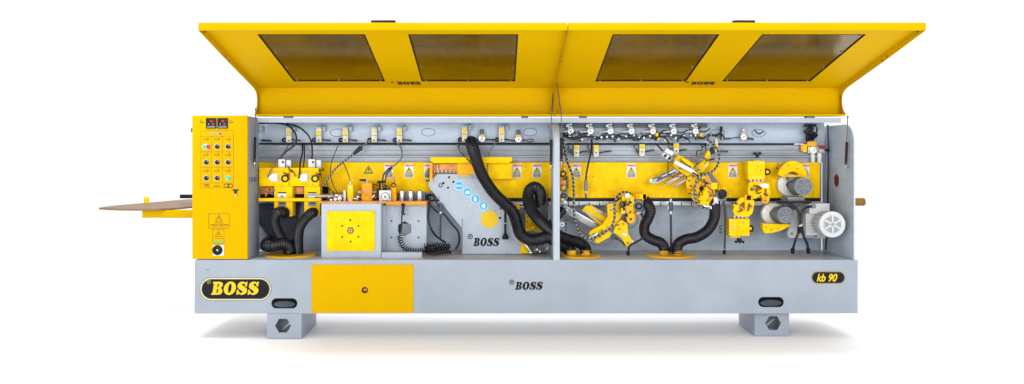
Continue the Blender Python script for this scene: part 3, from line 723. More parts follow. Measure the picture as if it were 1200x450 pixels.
disc(656.5,704,.20,.15,((669.6,.20,5.6),(686.6,.20,5.6)))
disc(756.5,814.5,.21,.15,((778.4,.21,5.8),(793.6,.21,5.8)))

# ---- glue box block with yellow door
d = .11; b0 = VY+(ZE-DECKZ)/S(d)
m = MB('pale_paint'); a_, b_ = P(376.6,238.4,d), P(446.4,b0,d); m.box((a_.x,d,DECKZ+.001),(b_.x,d+.34,a_.z),.004)
gb = m.build('glue_unit_housing', ROOT)
m = MB('yellow_part_lit'); m.boxp(382.8,247.4,439.2,294.2,d-.008,d-.0005,.002); gd = m.build('housing_door', gb)
m = MB('dark_steel'); m.polyp(rpoly(410.6,270.2,4.3,6,0), d-.016, .008, .001); m.m('orange_part').cylp(410.6,270.2,d-.0175,2.2,.002,14,bev=0); m.m('matt_black').cylp(410.6,270.2,d-.0185,1.0,.001,10,bev=0)
for x,y in ((410.4,258),(401,264.6),(420,264.8),(401,277.8),(420,277.4),(410.8,283.2),(384.6,249.4),(437.6,249.4),(384.6,292),(437.6,292)):
    m.cylp(x,y,d-.0095,1.1 if 395<x<425 else .5,.002,10,bev=0)
m.build('bolt', gb)
m = MB('copper_part'); m.boxp(374,236.2,500,238.2,.12,.36,.001); m.m('orange_part').boxp(452,236,470,240.4,.19,.3); m.boxp(474.4,236,499.6,240.4,.19,.3); m.build('feed_table', ROOT)
m = MB('pale_paint'); hexh = rpoly(474.2,268,8.8,6,30)
m.polyp([(447.4,240.6),(499.8,240.6),(499.8,298),(447.4,298)], .26, .006, .001, [hexh])
m.polyp([(447.4,240.6),(451.6,240.6),(451.6,298),(447.4,298)], .235,.024,.001)
mp = m.build('mounting_plate', ROOT)
m = MB('charcoal_sheet'); m.boxp(460,256,488,281,.30,.31); m.m('motor_grey'); m.boxp(470,262,484,277,.275,.298,.004); m.build('hexagon_opening', mp)
m = MB('dark_steel')
for x,y in ((458.6,259.2),(490.4,259.2),(458.6,278.2),(490.4,278.4)): m.cylp(x,y,.256,1.3,.004,12)
for x,y in ((455,245),(463,244),(478,246),(492,246.6),(496,243.6)): m.cylp(x,y,.258,.5,.003,8,bev=0)
m.build('bolt', mp)
m = MB('pale_paint'); m.boxp(447,295.8,494.4,302.6,.115,.22,.002); m.build('drip_tray', ROOT)
# parts standing on the feed table
m = MB('alloy'); m.cyl(P(361,229.8,.2),P(403,229.6,.24),.010,.010,seg=14,bev=.002); m.cyl(P(361,230,.19),P(369,230,.2),.014,seg=14,bev=.002); m.boxp(402.4,222.8,405.2,236.2,.2,.24,.002); m.build('guide_rod', ROOT)
m = MB('yellow_part_lit'); m.boxp(407,216,413.8,233.6,.2,.24,.005); m.m('alloy').boxp(408,233.6,413,236.2,.205,.235); m.m('white_plastic').cylp(410.4,219.6,.197,1.5,.004,12); m.m('steel').cyl(P(410.4,216,.22),P(410.4,212.6,.22),.008,seg=10); m.build('sensor', ROOT)
m = MB('alloy'); m.cyl(P(414,225,.27),P(441,225,.27),.006,seg=10); m.cyl(P(414,231.4,.25),P(441,231.6,.25),.006,seg=10); m.m('dark_steel').cylp(419.4,231,.23,2.6,.03,14); m.m('steel').cylp(419.4,231,.228,1.4,.004,12); m.cylp(393,234,.2,2.2,.04,12); m.cylp(398,233,.2,2.6,.04,12); m.cylp(388,234.6,.2,1.6,.04,10); m.build('roller_rods', ROOT)
m = MB('orange_part'); m.boxp(424,214.6,436,235.8,.24,.30,.003); m.m('copper_part').boxp(424.6,222,435.4,226,.236,.24); m.m('alloy').cyl(P(430,214.6,.27),P(430,209.6,.27),.010,seg=12); m.build('clamp_block', ROOT)
m = MB('black_plastic'); m.barp(421.4,211,429,211.2,.26,2.4,.018,.003); m.build('clamp_lever', ROOT)
m = MB('alloy'); m.boxp(444.2,223,458,236.8,.18,.25,.004); gbx = m.build('gearbox', ROOT)
m = MB('white_plastic'); m.cylp(451.4,230.6,.168,4.2,.012,24,bev=.003); m.m('steel')
for an in range(4):
    m.cylp(451.4+5.8*math.cos(R(45+an*90)),230.2+5.4*math.sin(R(45+an*90)),.176,.9,.006,10)
m.m('dark_steel').cylp(451.4,230.6,.1665,1.2,.002,12,bev=0); m.ring(451.4,230.6,.178,4.9,.6); m.build('gearbox_cap', gbx)
m = MB('black_plastic'); m.boxp(441,220.6,446,230,.2,.24,.002); m.cyl(P(445,220,.22),P(445,213.6,.22),.008,seg=10); m.boxp(441.8,211.8,450,214.6,.2,.24,.003); m.boxp(448.4,220,453.4,223,.2,.23); m.build('fitting_block', gbx)
m = MB('orange_part'); m.boxp(458.6,216,464.2,235.6,.22,.27,.004); m.m('copper_part').cyl(P(461,216,.24),P(461,207.6,.24),.012,seg=12,bev=.003); m.m('black_plastic').ring(461.2,217,.215,2.2,1.2); m.build('pressure_roller_arm', ROOT)
for i,(x0,x1) in enumerate(((467.6,474.4),(477.6,485),(488,495.6))):
    m = MB('steel'); c=(x0+x1)/2; r=(x1-x0)/2*S(.26); m.cyl(P(c,236,.26),P(c,223.6,.26),r,seg=28,bev=.002); m.m('dark_steel').cyl(P(c,223.5,.26),P(c,222.6,.26),r*.35,seg=12); m.build('pressure_roller', ROOT)
m = MB('dark_steel'); m.boxp(465.6,226,498,236,.275,.31,.001); m.boxp(498,225,507,229,.3,.34); m.boxp(496,230,516,234,.3,.34); m.cylp(501,203,.33,2.6,.04,12); m.cylp(499.4,206.4,.33,1.6,.04,12); m.m('copper_part').boxp(504,208,508,222,.36-.02,.36); m.build('scraper_bracket_dark_gaps', ROOT)  # dark box behind the rollers darkens the gaps between them
# coiled cable
m = MB('rubber')
axis = catmull([P(468.6,276,.20),P(470,284,.19),P(475,291,.18),P(483,294,.18),P(494,294,.18),P(502,290,.18)], 40)
axis = resample(axis, .0022); prev=None; pts=[]
for i,p in enumerate(axis):
    t = (axis[min(i+1,len(axis)-1)]-axis[max(i-1,0)]).normalized(); u = t.cross(Vector((0,1,0))).normalized(); w = t.cross(u)
    ph = i*.0022/.0185*2*math.pi; pts.append(p + (u*math.cos(ph)+w*math.sin(ph))*.019)
m.tube(pts,.0042,seg=6,raw=True)
rr = random.Random(11)
for q in range(5):
    ax2 = catmull([P(498+rr.uniform(-2,3),288+q*1.7,.17+q*.012),P(510,286.4+q*2.6,.15+q*.01),P(526+rr.uniform(-3,5),288+q*1.9,.16+q*.012)], 40); ax2 = resample(ax2,.0024); pts=[]
    for i,p in enumerate(ax2):
        t=(ax2[min(i+1,len(ax2)-1)]-ax2[max(i-1,0)]).normalized(); u=t.cross(Vector((0,1,0))).normalized(); w=t.cross(u); ph=i*.0024/.019*2*math.pi+q
        pts.append(p+(u*math.cos(ph)+w*math.sin(ph))*.015)
    m.tube(pts,.0042,seg=6,raw=True)
m.build('coiled_cable', ROOT)
m = MB('rubber'); m.tubep([(471.6,236,.2),(472,244,.19),(471.4,251,.19)],1.5,seg=8); m.tubep([(474,238,.21),(473,248,.2),(471,254,.2),(470.6,268,.2),(468,275,.2)],.9,seg=8); m.cylp(473.6,251,.18,1.4,.02,10); m.build('cable_lead', ROOT)
m = MB('rubber')
m.tubep([(503,229,.29),(503.4,240,.28),(502,256,.26),(506,270,.25),(514,279,.22),(522,284,.2)],1.3,seg=8); m.tubep([(500,230,.29),(504,240,.27),(512,248,.27),(520,251,.27),(529,262,.26),(537,272,.24),(538,284,.2),(534,292,.17)],1.2,seg=8)
m.tubep([(501,228,.3),(507,229,.28),(511,236,.27),(517,245,.27)],1.1,seg=8); m.build('power_cable', ROOT)
m = MB('blue_plastic'); m.cyl(P(516.4,238,.26),P(516.4,248,.26),.013,seg=14,bev=.003); m.m('alloy').cyl(P(516.4,248,.26),P(516.4,250.4,.26),.011,seg=12); m.m('rubber').cyl(P(516.4,250,.26),P(516.2,282,.25),.006,seg=10); m.build('plug_connector', ROOT)
m = MB('dark_steel')
for y in (266,269.6,273): m.cylp(514,y,.54,.8,.01,8,bev=0)
for y in (262.6,266.2,269.8): m.cylp(663.6,y,.54,1.0,.01,8,bev=0); 
for y in (265,268.6,272.2): m.cylp(844.4,y,.54,1.0,.01,8,bev=0)
for y in (258,): m.cylp(663.6,y,.54,1.0,.01,8,bev=0)
for x,y in ((722,290),(700,247),(770,262),(820,250),(900,285),(560,285)): m.cylp(x,y,.545,.6,.006,8,bev=0)
m.build('screw_hole', REAR)

# ---- yellow hopper behind the slanted plate
m = MB('orange_part'); m.boxp(504.4,190.6,600,210.4,.33,.365,.003); hp = m.build('edge_tray', ROOT)
m = MB('yellow_part_lit'); m.polyp([(504.6,184.2),(600,184.2),(600.4,188),(596.6,191.2),(508,191.2),(504.4,188)], .25, .08, .004); m.boxp(536,191,600,210,.30,.328,.002); m.build('tray_cover', hp)
m = MB('copper_part'); m.polyp([(507,192),(541,192),(536,203),(507,203)], .318, .01, .001); m.m('orange_part').polyp([(541.6,191.6),(559,191.6),(559,204),(535.6,204)],.285,.012,.001); m.boxp(503.6,191,506.6,212,.26,.33,.002); m.m('steel')
for i in range(6): m.cyl(P(509+i*4.6,202.4,.30),P(509+i*4.6,200-1.8*(i%2),.30),.007,seg=8)
m.cyl(P(513,193,.30),P(512,202,.30),.004,seg=6); m.m('dark_steel').cyl(P(508,202.8,.295),P(534,202.8,.295),.004,seg=6); m.build('tray_insert', hp)
# slanted panel
d = .30
m = MB('grey_paint'); m.m('pale_paint')
m.polyp([(513.4,203.8),(558,203.8),(572,222),(588,238),(610,260),(610,297.6),(541,297.6),(541,267),(503.6,221),(502,216.4),(503.4,211.6)], d, .012, .002)
sp = m.build('slanted_panel', ROOT)
m = MB('black_print'); boss(m, 554.6, 288.4, d-.0014, 9.6, 31.5); registered(m, 550.9, 277.2, d-.0014, 3.1); m.build('lettering', sp)
m = MB('yellow_print'); m.polyp(ell(573.6,257,10.2,10.2,48), d-.0016, .0014, 0); m.polyp(stadium(540,203.9,548.4,207.2,4,1.5),d-.0016,.0014,0); m.build('round_sticker', sp, 'plain yellow round sticker')
for i,(x,y) in enumerate(((537.9,217.6),(547.8,225.2),(557,233.2),(566.6,241.4))):
    m = MB('pale_print'); m.polyp(ell(x,y,5.3,5.3,32), d-.0010, .0009, 0); m.m('blue_print').polyp(ell(x,y,4.8,4.8,32), d-.0018, .0008, 0)
    m.m('pale_print')
    dq = d-.0026
    if i == 0: m.polyp(ell(x-1.8,y,1.7,1.3,14),dq,.0008,0,[ell(x-1.8,y,.9,.7,10)]); m.polyp(ell(x+1.8,y,1.7,1.3,14),dq,.0008,0,[ell(x+1.8,y,.9,.7,10)]); m.polyp(rect(x-3.9,y-.6,x-3.3,y+.3),dq,.0008,0)
    elif i == 1: m.polyp([(x-3,y+.5),(x-1.6,y-1.4),(x+.4,y-2),(x+2.8,y-.6),(x+3,y+1),(x+.5,y+2.3),(x-1.5,y+2.2)],dq,.0008,0,[ell(x-.3,y+.4,.9,.7,10)])
    elif i == 2: m.polyp(stadium(x-1.7,y-2.8,x+1.7,y+3,5,1.5),dq,.0008,0,[rect(x-.8,y-1.2,x+.8,y-.4)])
    else: m.polyp([(x-.4,y-3.2),(x+1.8,y-2.6),(x+2.4,y+1),(x+1.4,y+3),(x-.6,y+2.8)],dq,.0008,0); m.polyp([(x-2.8,y-1.4),(x-1.2,y-1.8),(x-1.2,y+1.8),(x-2.4,y+1.4)],dq,.0008,0)
    m.build('safety_pictogram', sp)
m = MB('matt_black')
for x,y,r in ((526.2,207.8,1.3),(531.4,213.2,1.3),(525,220,1.2),(519.5,214.6,1.4),(587,244.2,1.5),(586,255.4,1.4)): m.cylp(x,y,d-.0012,r,.003,14,bev=0)
m.m('black_plastic').ring(516.2,217.2,d-.002,2.0,.9)
m.m('white_plastic')
for x,y in ((553.8,216.6),(560,224),(567.6,231.4),(575.2,238.8),(551,240),(547,234.6),(507.8,219),(558,247),(563.6,224.6)): m.cylp(x,y,d-.0016,.6,.002,8,bev=0)
m.m('dark_steel')
for x,y in ((580.4,247),(594,296.2),(542.4,258)): m.cylp(x,y,d-.0016,.6,.002,8,bev=0)
m.m('dark_steel').boxp(541.3,256,542,297,d-.0006,d-.0001,0)
m.build('bolt', sp)
m = MB('black_plastic'); m.cyl(P(592.2,245,.25),P(592.2,273,.25),.009,seg=12); m.cyl(P(592.2,273,.25),P(592.2,278,.25),.010,.024,seg=16); m.cyl(P(592.2,278,.25),P(592.2,280.4,.25),.025,.022,seg=16,bev=.003); m.m('alloy').cyl(P(592.2,261,.25),P(592.2,262,.25),.0095,seg=12)
m.build('hose_nozzle', ROOT)
# main hoses, centre
hose([(552,166,.40),(552.4,169,.30),(555,176,.22),(559,190,.17),(566,207,.14),(578,225,.13),(592,239,.13),(601.4,249,.13),(605.6,262,.13),(610,274,.12),(620,280.6,.12),(632,280,.14),(643,278,.18),(655,286,.22),(666,291,.24),(669.6,298,.21)],6.9,rib=.06)
hose([(633,236,.22),(633,226,.15),(627.4,219.4,.12),(620.6,223,.11),(618.8,234,.11),(623,247,.11),(632,258,.12),(643,268,.16),(654,276,.20),(666,281,.22),(678,284,.22),(685.4,290,.22),(686.6,298,.20)],6.7,rib=.06)
hose([(660,246,.30),(655,252,.27),(648,260,.26),(645,268,.26),(650,276,.27),(660,284,.28)],4.6,rib=.06)
m = MB('white_plastic').cylp(658.6,263,.24,3.0,.03,18,bev=.002); m.m('dark_steel').cylp(658.6,263,.2385,1.1,.002,10,bev=0); m.build('hose_clamp_knob', ROOT)
def small_motor(x, y, r, d, name='servo_motor', col='dark_steel'):
    m = MB(col if col!='dark_steel' else 'motor_grey'); m.cylp(x,y,d,r,.09,28,bev=.004); m.boxp(x-r*.9,y-r*.9,x+r*.9,y+r*.9,d+.02,d+.05,.006)
    o = m.build(name, ROOT)
    m = MB('black_plastic'); m.cylp(x,y,d-.003,r*.62,.004,20,bev=.001); m.m('dark_steel').cylp(x,y,d-.005,r*.3,.003,14,bev=0)
    m.m('dark_steel').ring(x,y,d-.001,r*.8,.6)
    for i in range(4): m.cylp(x+r*.9*math.cos(R(45+90*i)),y+r*.9*math.sin(R(45+90*i)),d+.016,.7,.006,8,bev=0)
    m.build('motor_cover', o); return o
small_motor(631.4,240.6,4.6,.24); small_motor(660.6,229.4,5.2,.24)
m = MB('yellow_part_lit'); m.boxp(625,229,641,233.6,.25,.29,.002); m.m('copper_part').boxp(628,224.6,636,229.4,.25,.28); m.m('dark_steel').ring(632,231,.235,2.7,1.0); m.m('yellow_part_lit').cylp(632,231,.233,2.0,.03,16); m.boxp(616,250,640,271,.36,.39,.003); m.boxp(619,246,623,262,.33,.36); m.m('dark_steel').boxp(634,234,636.6,262,.33,.37); m.m('alloy').boxp(602,237,617,239.6,.33,.38); m.boxp(602,241.4,617,243,.33,.38); m.m('yellow_part_lit').boxp(604,239.4,609,246,.32,.36)
for x,y in ((618,254),(618,260),(618,266),(625,269),(632,269)): m.m('dark_steel').cylp(x,y,.356,.8,.006,8,bev=0)
m.build('trimmer_bracket', ROOT)
m = MB('yellow_part_lit'); m.polyp([(610,281),(614,281),(622,297),(610,297)],.30,.02,.002); m.m('steel'); m.barp(611,280,622,296,.27,2.2,.02,.003); m.m('dark_steel'); m.barp(624,296,631,280,.25,1.6,.012); m.barp(634.6,297,638,280,.25,1.4,.012); m.m('black_plastic'); m.barp(622.6,297,640,296,.24,1.2,.012); m.barp(626,290,640,280,.26,1.4,.012); m.m('dark_steel').barp(627,297,627.6,292,.25,2,.02); m.build('hose_support', ROOT)
m = MB('black_plastic'); m.cylp(660,203.8,.33,3.7,.03,20,bev=.003); m.m('yellow_part_lit').cylp(660,203.8,.328,2.0,.004,14); m.build('adjusting_knob', ROOT)
m = MB('copper_part'); m.boxp(656.4,211.4,663.4,217,.30,.35,.003); m.m('dark_steel').boxp(663.6,207,666.2,222,.31,.36); m.build('clamp_block', ROOT)
m = MB('yellow_part_lit').cylp(661,220,.25,2.6,.05,18,bev=.002); m.m('dark_steel').ring(661,220,.248,3.2,.9); m.build('adjusting_knob', ROOT)
m = MB('orange_part').boxp(656.4,192,662,197,.34,.36); m.build('clamp_block', ROOT)
# seam rods inside the hoods
MB('dark_steel').cyl(P(648.0,110,.20),P(646.4,134,.0),.004,seg=8).build('strut_rod', ROOT)
MB('dark_steel').cyl(P(652.4,96,.20),P(657.6,134,.02),.0035,seg=8).build('strut_rod', ROOT)
# denser small hardware round the working heads
rq = random.Random(21)
def hardware(name, x0, y0, x1, y1, d, n, mats, r=(.6,1.5)):
    for i in range(n):
        x, y = rq.uniform(x0,x1), rq.uniform(y0,y1); k = rq.random(); mm = rq.choice(mats)
        m = MB(mm)
        if k < .45: m.cylp(x,y,d,rq.uniform(*r),.05,12); m.m('black_plastic').cylp(x,y,d-.001,.5,.002,6,bev=0)
        elif k < .8: w_, h_ = rq.uniform(1.5,4.5), rq.uniform(1.4,3.6); m.boxp(x-w_/2,y-h_/2,x+w_/2,y+h_/2,d+.004,d+.045,.0015)
        else: a_ = rq.uniform(-1.2,1.2); m.barp(x,y,x+5*math.cos(a_),y+5*math.sin(a_),d,1.1,.03,.001)
        m.build(name, ROOT)
def loose_hose(x, y, d, n, L=14, r=.6):
    m = MB('rubber')
    for i in range(n):
        a, b = x+rq.uniform(-5,5), y+rq.uniform(-4,4); dx, dy = rq.uniform(-L,L), rq.uniform(-2,L)
        m.tubep([(a,b,d+.03),(a+dx*.3+rq.uniform(-3,3),b+dy*.4,d),(a+dx*.8,b+dy*.6+rq.uniform(-3,3),d),(a+dx,b+dy,d+.04)], r, seg=6, smooth=8)
    m.build('air_hose', ROOT)
MB('dark_steel').polyp([(727,231),(744,229),(746,246),(741,262),(730,262),(724,250)],.27,.03,.003).build('shade_infill', ROOT)  # dark infill plates put shade into the gaps behind the heads
MB('dark_steel').polyp([(806,206),(834,203),(842,214),(842,236),(828,240),(810,230)],.285,.03,.003).build('shade_infill', ROOT)
MB('dark_steel').polyp([(624,228),(642,228),(642,262),(628,262)],.31,.03,.003).build('shade_infill', ROOT)
for args in ((728,232,742,256,.165,11,('steel','dark_steel','black_plastic','yellow_part_lit','alloy')),(700,240,730,276,.185,9,('dark_steel','steel')),
             (808,206,838,242,.17,15,('steel','dark_steel','black_plastic','yellow_part_lit','copper_part','yellow_part_lit')),(800,186,830,204,.19,7,('dark_steel','steel','yellow_part_lit')),
             (618,246,640,268,.30,9,('dark_steel','yellow_part_lit','steel')),(655,196,668,236,.235,8,('dark_steel','black_plastic','yellow_part_lit','alloy')),
             (878,214,902,234,.20,6,('dark_steel','copper_part','yellow_part_lit')),(860,234,882,252,.20,6,('dark_steel','copper_part','yellow_part_lit')),
             (306,219,320,231,.24,5,('dark_steel','copper_part')),(380,224,404,235,.21,7,('steel','dark_steel','beige_alloy')),(414,224,444,235,.22,7,('dark_steel','steel','copper_part')),
             (498,208,512,234,.32,7,('dark_steel','steel','black_plastic')),(908,192,950,234,.30,6,('dark_steel','steel')),(620,284,645,297,.24,6,('dark_steel','steel'))):
    hardware('fitting', *args[:5], args[5], args[6])
for a_ in ((735,235,.15,4),(824,222,.15,4),(822,168,.28,3,12),(664,176,.28,3,14),(630,236,.22,3,8),(888,222,.19,2,8),(664,158,.33,4,12),(446,216,.2,3,8),(336,198,.2,3,9),(371,198,.2,3,9),(800,160,.33,2,12),(953,158,.33,4,8)): loose_hose(*a_)
m = MB('alloy'); m.boxp(660,235,664,239,.24,.28); m.build('hose_fitting', ROOT)
cable([(660,160,.33),(662,176,.29),(665,190,.26),(671,206,.24),(672.4,225,.24),(672.6,246,.24),(675,262,.22),(681,275,.19),(692,280,.17),(704,274,.15),(715,267,.14),(720,256,.14),(720,243,.15),(723,231,.16),(731,225,.18),(739,227,.2)],1.4,True,sper=.03)
cable([(693.4,163,.34),(693,176,.31),(689.4,192,.29),(687,205,.28),(686.6,213,.28)],1.1,False,'power_cable')
m = MB('blue_plastic'); m.m('grey_print').cyl(P(686.6,211,.28),P(686.6,223.6,.28),.014,seg=14,bev=.003); m.m('alloy').cyl(P(686.6,223.6,.28),P(686.6,226.6,.28),.010,seg=12); m.m('dark_steel').cyl(P(686.6,226.6,.3),P(686.6,232,.3),.008,seg=10); m.build('plug_connector', ROOT)

# ---- lower corner-rounding head
m = MB('blade_steel'); m.barp(659,243,706,270,.36,8.2,.03,.003); m.m('dark_steel').barp(663,249.6,704,273.4,.365,1.6,.02,.001); m.m('steel').barp(661,240.8,706,266.6,.352,1.2,.02,.001); m.m('white_plastic').cylp(664,246,.335,1.6,.01,12)
m.build('slide_bar', ROOT)
m = MB('yellow_part_lit'); slots = []
def slot(x0,y0,x1,y1,w):
    a = math.atan2(y1-y0,x1-x0); nx,ny = -math.sin(a)*w/2, math.cos(a)*w/2; o=[]
    for i in range(7): t = a-math.pi/2+math.pi*i/6; o.append((x1+math.cos(t)*w/2, y1+math.sin(t)*w/2))
    for i in range(7): t = a+math.pi/2+math.pi*i/6; o.append((x0+math.cos(t)*w/2, y0+math.sin(t)*w/2))
    return o
m.polyp([(682,247),(686,241.4),(693,240.6),(716,253.6),(712,262),(704,265)], .33, .014, .002, [slot(696,245.6,711,253.6,2.2), slot(685,247.6,706,260.4,2.0)])
m.build('slotted_plate', ROOT)
m = MB('alloy').barp(684,247,708,261,.35,2.6,.01); m.barp(694,244.6,713,254.6,.35,2.6,.01); m.build('slide_rail', ROOT)
m = MB('yellow_part_lit')
m.polyp([(711.4,240.6),(714,238.6),(722,238.4),(727.6,233),(731,243),(730,252),(722,262.6),(712,270),(697,277.6),(691,276),(690.4,272.6),(693.4,269.8),(706,263),(712.4,254)], .22, .03, .003)
ch = m.build('corner_rounding_head', ROOT)
m = MB('yellow_part_lit'); m.polyp([(697.6,279.6),(714,270.4),(717,273),(714,278),(701,285.4),(696.6,283.6)], .205, .02, .002)
m.polyp([(722.6,262),(728,257.6),(735,261.6),(736.4,274),(740.6,281),(738,289),(734,288.6),(728,278.4),(718.6,272.6)], .20, .025, .003)
m.polyp([(728.6,230),(737,226.6),(743,231),(741,246),(734,250),(729.6,244)], .19,.03,.003); m.boxp(741.6,227,757.6,233.6,.24,.30,.003); m.boxp(739,233,743.4,252,.22,.27,.003)
m.build('head_casting', ch)
m = MB('dark_steel')
for x,y in ((696,274),(703.4,277.6),(708,274),(716,246),(720,253),(726,268.6),(731,262.6),(735.6,284.4),(733,238),(705,270)): m.cylp(x,y,.186,.9,.01,10,bev=0)
m.m('steel').cylp(735.2,229.4,.175,3.0,.02,20,bev=.003); m.m('copper_part').boxp(733,244,737.4,250,.18,.2); m.m('white_plastic').cylp(716.4,244,.21,1.4,.01,12); m.cylp(719.4,254.8,.21,1.2,.01,12); m.cylp(733,275,.19,2.0,.01,14); m.m('steel').barp(690,280.6,701,274.6,.19,4.4,.02,.004)
m.m('matt_black').boxp(730.4,236,733,246,.186,.2)
m.build('bolt', ch)
m = MB('dark_steel'); m.ring(737.6,257.6,.21,9.6,.9)
for i in range(16):
    a_=R(i*22.5); m.cylp(737.6+9.6*math.cos(a_),257.6+9.6*math.sin(a_),.205,.7,.008,6,bev=0)
m.m('orange_part').polyp(rpoly(739.4,257,5.2,10,0)+[],.215,.02,.003,[ell(739.4,257,1.4,1.4,10)]); m.m('yellow_part_lit').boxp(736,250,744,254,.21,.24,.003); m.build('toothed_wheel', ROOT)
m = MB('clear_bowl'); m.ballp(741,283.4,.2,2.5); m.m('dark_steel').cyl(P(722,278,.22),P(733,287.4,.24),.007,seg=10); m.cyl(P(717,277,.24),P(724,280,.24),.012,seg=10); m.build('stop_bumper', ROOT)
cable([(690,279,.22),(694,285,.23),(702,288,.24),(712,285.6,.24),(719,278,.24),(722.6,268,.22)],.8,True,'drag_chain',.02)
cable([(676,256,.26),(679,266,.25),(686,274,.24),(690,279,.22)],.9,True,sper=.02)
small_motor(748.6,241.6,7.2,.22)
m = MB('orange_part'); m.ballp(746.4,229,.22,3.0); m.m('yellow_part_lit').boxp(741,235,745,250,.25,.3,.002); m.boxp(753,226,758,236,.24,.28,.003); m.m('alloy').boxp(746,248.6,753.6,251.6,.23,.27,.002); m.m('orange_part').boxp(742.6,249,747.4,254.8,.22,.25,.004); m.build('motor_mount', ROOT)
cable([(751,250,.2),(754.6,257,.18),(757,267,.16),(754,278,.14),(745,284,.13),(738,288,.13),(736.2,295.5,.14)],1.25,False,'power_cable')
m = MB('black_plastic').cyl(P(736,295,.14),P(736,299.4,.14),.014,.011,seg=12); m.cyl(P(848.8,293,.2),P(848.8,298,.2),.013,.010,seg=12); m.build('cable_gland', ROOT)
hose([(757,236,.30),(759.6,240,.22),(762.4,247,.18),(759.4,256,.17),(755.2,265,.17),(756.4,275,.17),(765,281,.18),(774,284.4,.19),(778.2,291,.21),(778.6,298,.21)],6.1,rib=.055)
hose([(837.6,236,.26),(837.8,248,.22),(836,259,.20),(829,270,.19),(817,277.6,.18),(804,280.4,.18),(795.6,285,.19),(793.4,292,.21),(793.4,298,.21)],6.2,rib=.055)
m = MB('blue_plastic'); m.cyl(P(786,237,.27),P(786,247.4,.27),.017,seg=14,bev=.003); m.m('alloy').cyl(P(786,247.4,.27),P(786,251,.27),.013,seg=12); m.cyl(P(786,233,.27),P(786,237,.27),.010,seg=12); m.m('orange_part').boxp(782.6,241,784,246,.26,.28); m.m('rubber').cyl(P(786,251,.27),P(786.6,292,.24),.0085,seg=10); m.cyl(P(786.6,289,.235),P(786.6,295,.235),.013,seg=12); m.build('plug_connector', ROOT)

# ---- upper corner-rounding head
m = MB('blade_steel')
m.polyp([(760.6,211.4),(766,209),(789,197.6),(796,197.6),(796.6,201),(770,215.6),(764,215)], .27, .02, .003); m.build('scraper_blade', ROOT)
m = MB('blade_steel'); m.barp(780,216.2,800,204.4,.26,3.0,.02,.003); m.barp(789.6,218.6,803.6,210.4,.25,2.6,.02,.003); m.m('copper_part').barp(781,213.6,796,205.2,.255,.8,.02,0); m.barp(787,217,803,207.6,.253,.8,.02,0); m.m('steel').cylp(763,211.8,.26,2.2,.02,14,bev=.002); m.m('steel').cyl(P(806,190,.3),P(826,178,.3),.006,seg=8); m.cyl(P(765,212,.255),P(790,200,.255),.008,seg=10); m.m('dark_steel').barp(770,212.4,792,201.6,.262,1.6,.012,0)
m.build('guide_rod', ROOT)
m = MB('yellow_part_lit'); m.polyp([(790.6,186),(794.6,181.8),(799,183),(817,193.6),(824,189),(827,181),(829.6,176.4),(832.4,178),(832.4,188),(829,195),(823,203),(830,205.6),(834,213),(838,220),(838.6,233),(835,243),(829,245.4),(820,243),(812.4,234),(806.4,226),(804,214),(806,207),(797.6,201.6),(789,194.6)], .24, .03, .003, [ell(822.6,219.6,3.6,4.4,18)])
uh = m.build('corner_rounding_head', ROOT)
m = MB('yellow_part_lit'); m.polyp([(812,222),(820,213),(829,216),(832,228),(826,238),(817,233)], .20, .03, .003, [ell(822.4,221,3.2,3.2,16)]); m.m('copper_part').polyp([(826,206),(832,212),(834,228),(829,234),(826,222)], .215,.02,.002); m.m('orange_part').ring(822.4,221,.2,4.6,1.2); m.m('yellow_part_lit').boxp(833,214,841,222,.21,.25,.003); m.boxp(820,236,831,241.6,.19,.22,.003); m.polyp([(797.6,186),(801,184.6),(817,196),(814,199.6)],.205,.02,.002)
m.build('head_casting', uh)
m = MB('white_plastic'); m.barp(790,189.6,811,200.6,.20,4.6,.028,.005); m.barp(779.4,175.6,788.4,180.4,.19,5.0,.035,.004); m.m('alloy').barp(776,180,786,187,.20,5.4,.03,.004); m.m('black_plastic').barp(778.6,181.6,780.6,183.4,.182,3.6,.02); m.barp(783.6,184.6,785.6,186.4,.182,4.0,.02); m.m('steel').barp(811,200.6,816,203.6,.20,2.4,.02)
m.build('pneumatic_cylinder', uh)
m = MB('dark_steel')
for x,y in ((800,189.6),(804.6,193.4),(809.6,195.2),(793,192),(798,197.6),(827,186),(814,207),(810.6,218),(809,227),(818,240),(833,240),(830,225),(808.6,212),(815,203.6),(820,199),(817,201)): m.cylp(x,y,.196,.85,.05,10,bev=0)
m.m('white_plastic').cylp(827.4,193.4,.23,1.8,.01,12); m.m('black_plastic'); m.barp(812,201.6,818,206.6,.19,1.6,.02); m.barp(829,188,837,186,.22,1.8,.02); m.m('steel').barp(820,241,834,243.6,.19,3.6,.02,.005); m.m('black_plastic').polyp([(833,173),(836,172),(838,180),(832,181)],.25,.03,.003)
m.build('bolt', uh)
cable([(824,160,.33),(832,166,.29),(839,173,.25),(842.6,181,.23),(842,191,.21),(836,200,.19),(827,204.6,.17),(818.6,208,.16),(815,217,.16),(814.4,230,.16),(817.6,239,.16),(824.6,243.6,.17),(832,244,.18)],1.35,True,sper=.03)
cable([(815,204.6,.18),(806,206.4,.2),(798,207,.21),(786,206,.22),(776,207.6,.24),(770,209.6,.25)],.6,True)
cable([(784,187,.2),(782.6,196,.2),(783.6,204,.22),(790,208,.23)],.6,False,'sensor_cable')
cable([(768,168,.33),(772,172,.28),(777,177,.22)],.9,False,'air_hose')
small_motor(845.6,229.6,6.4,.21,col='dark_steel')
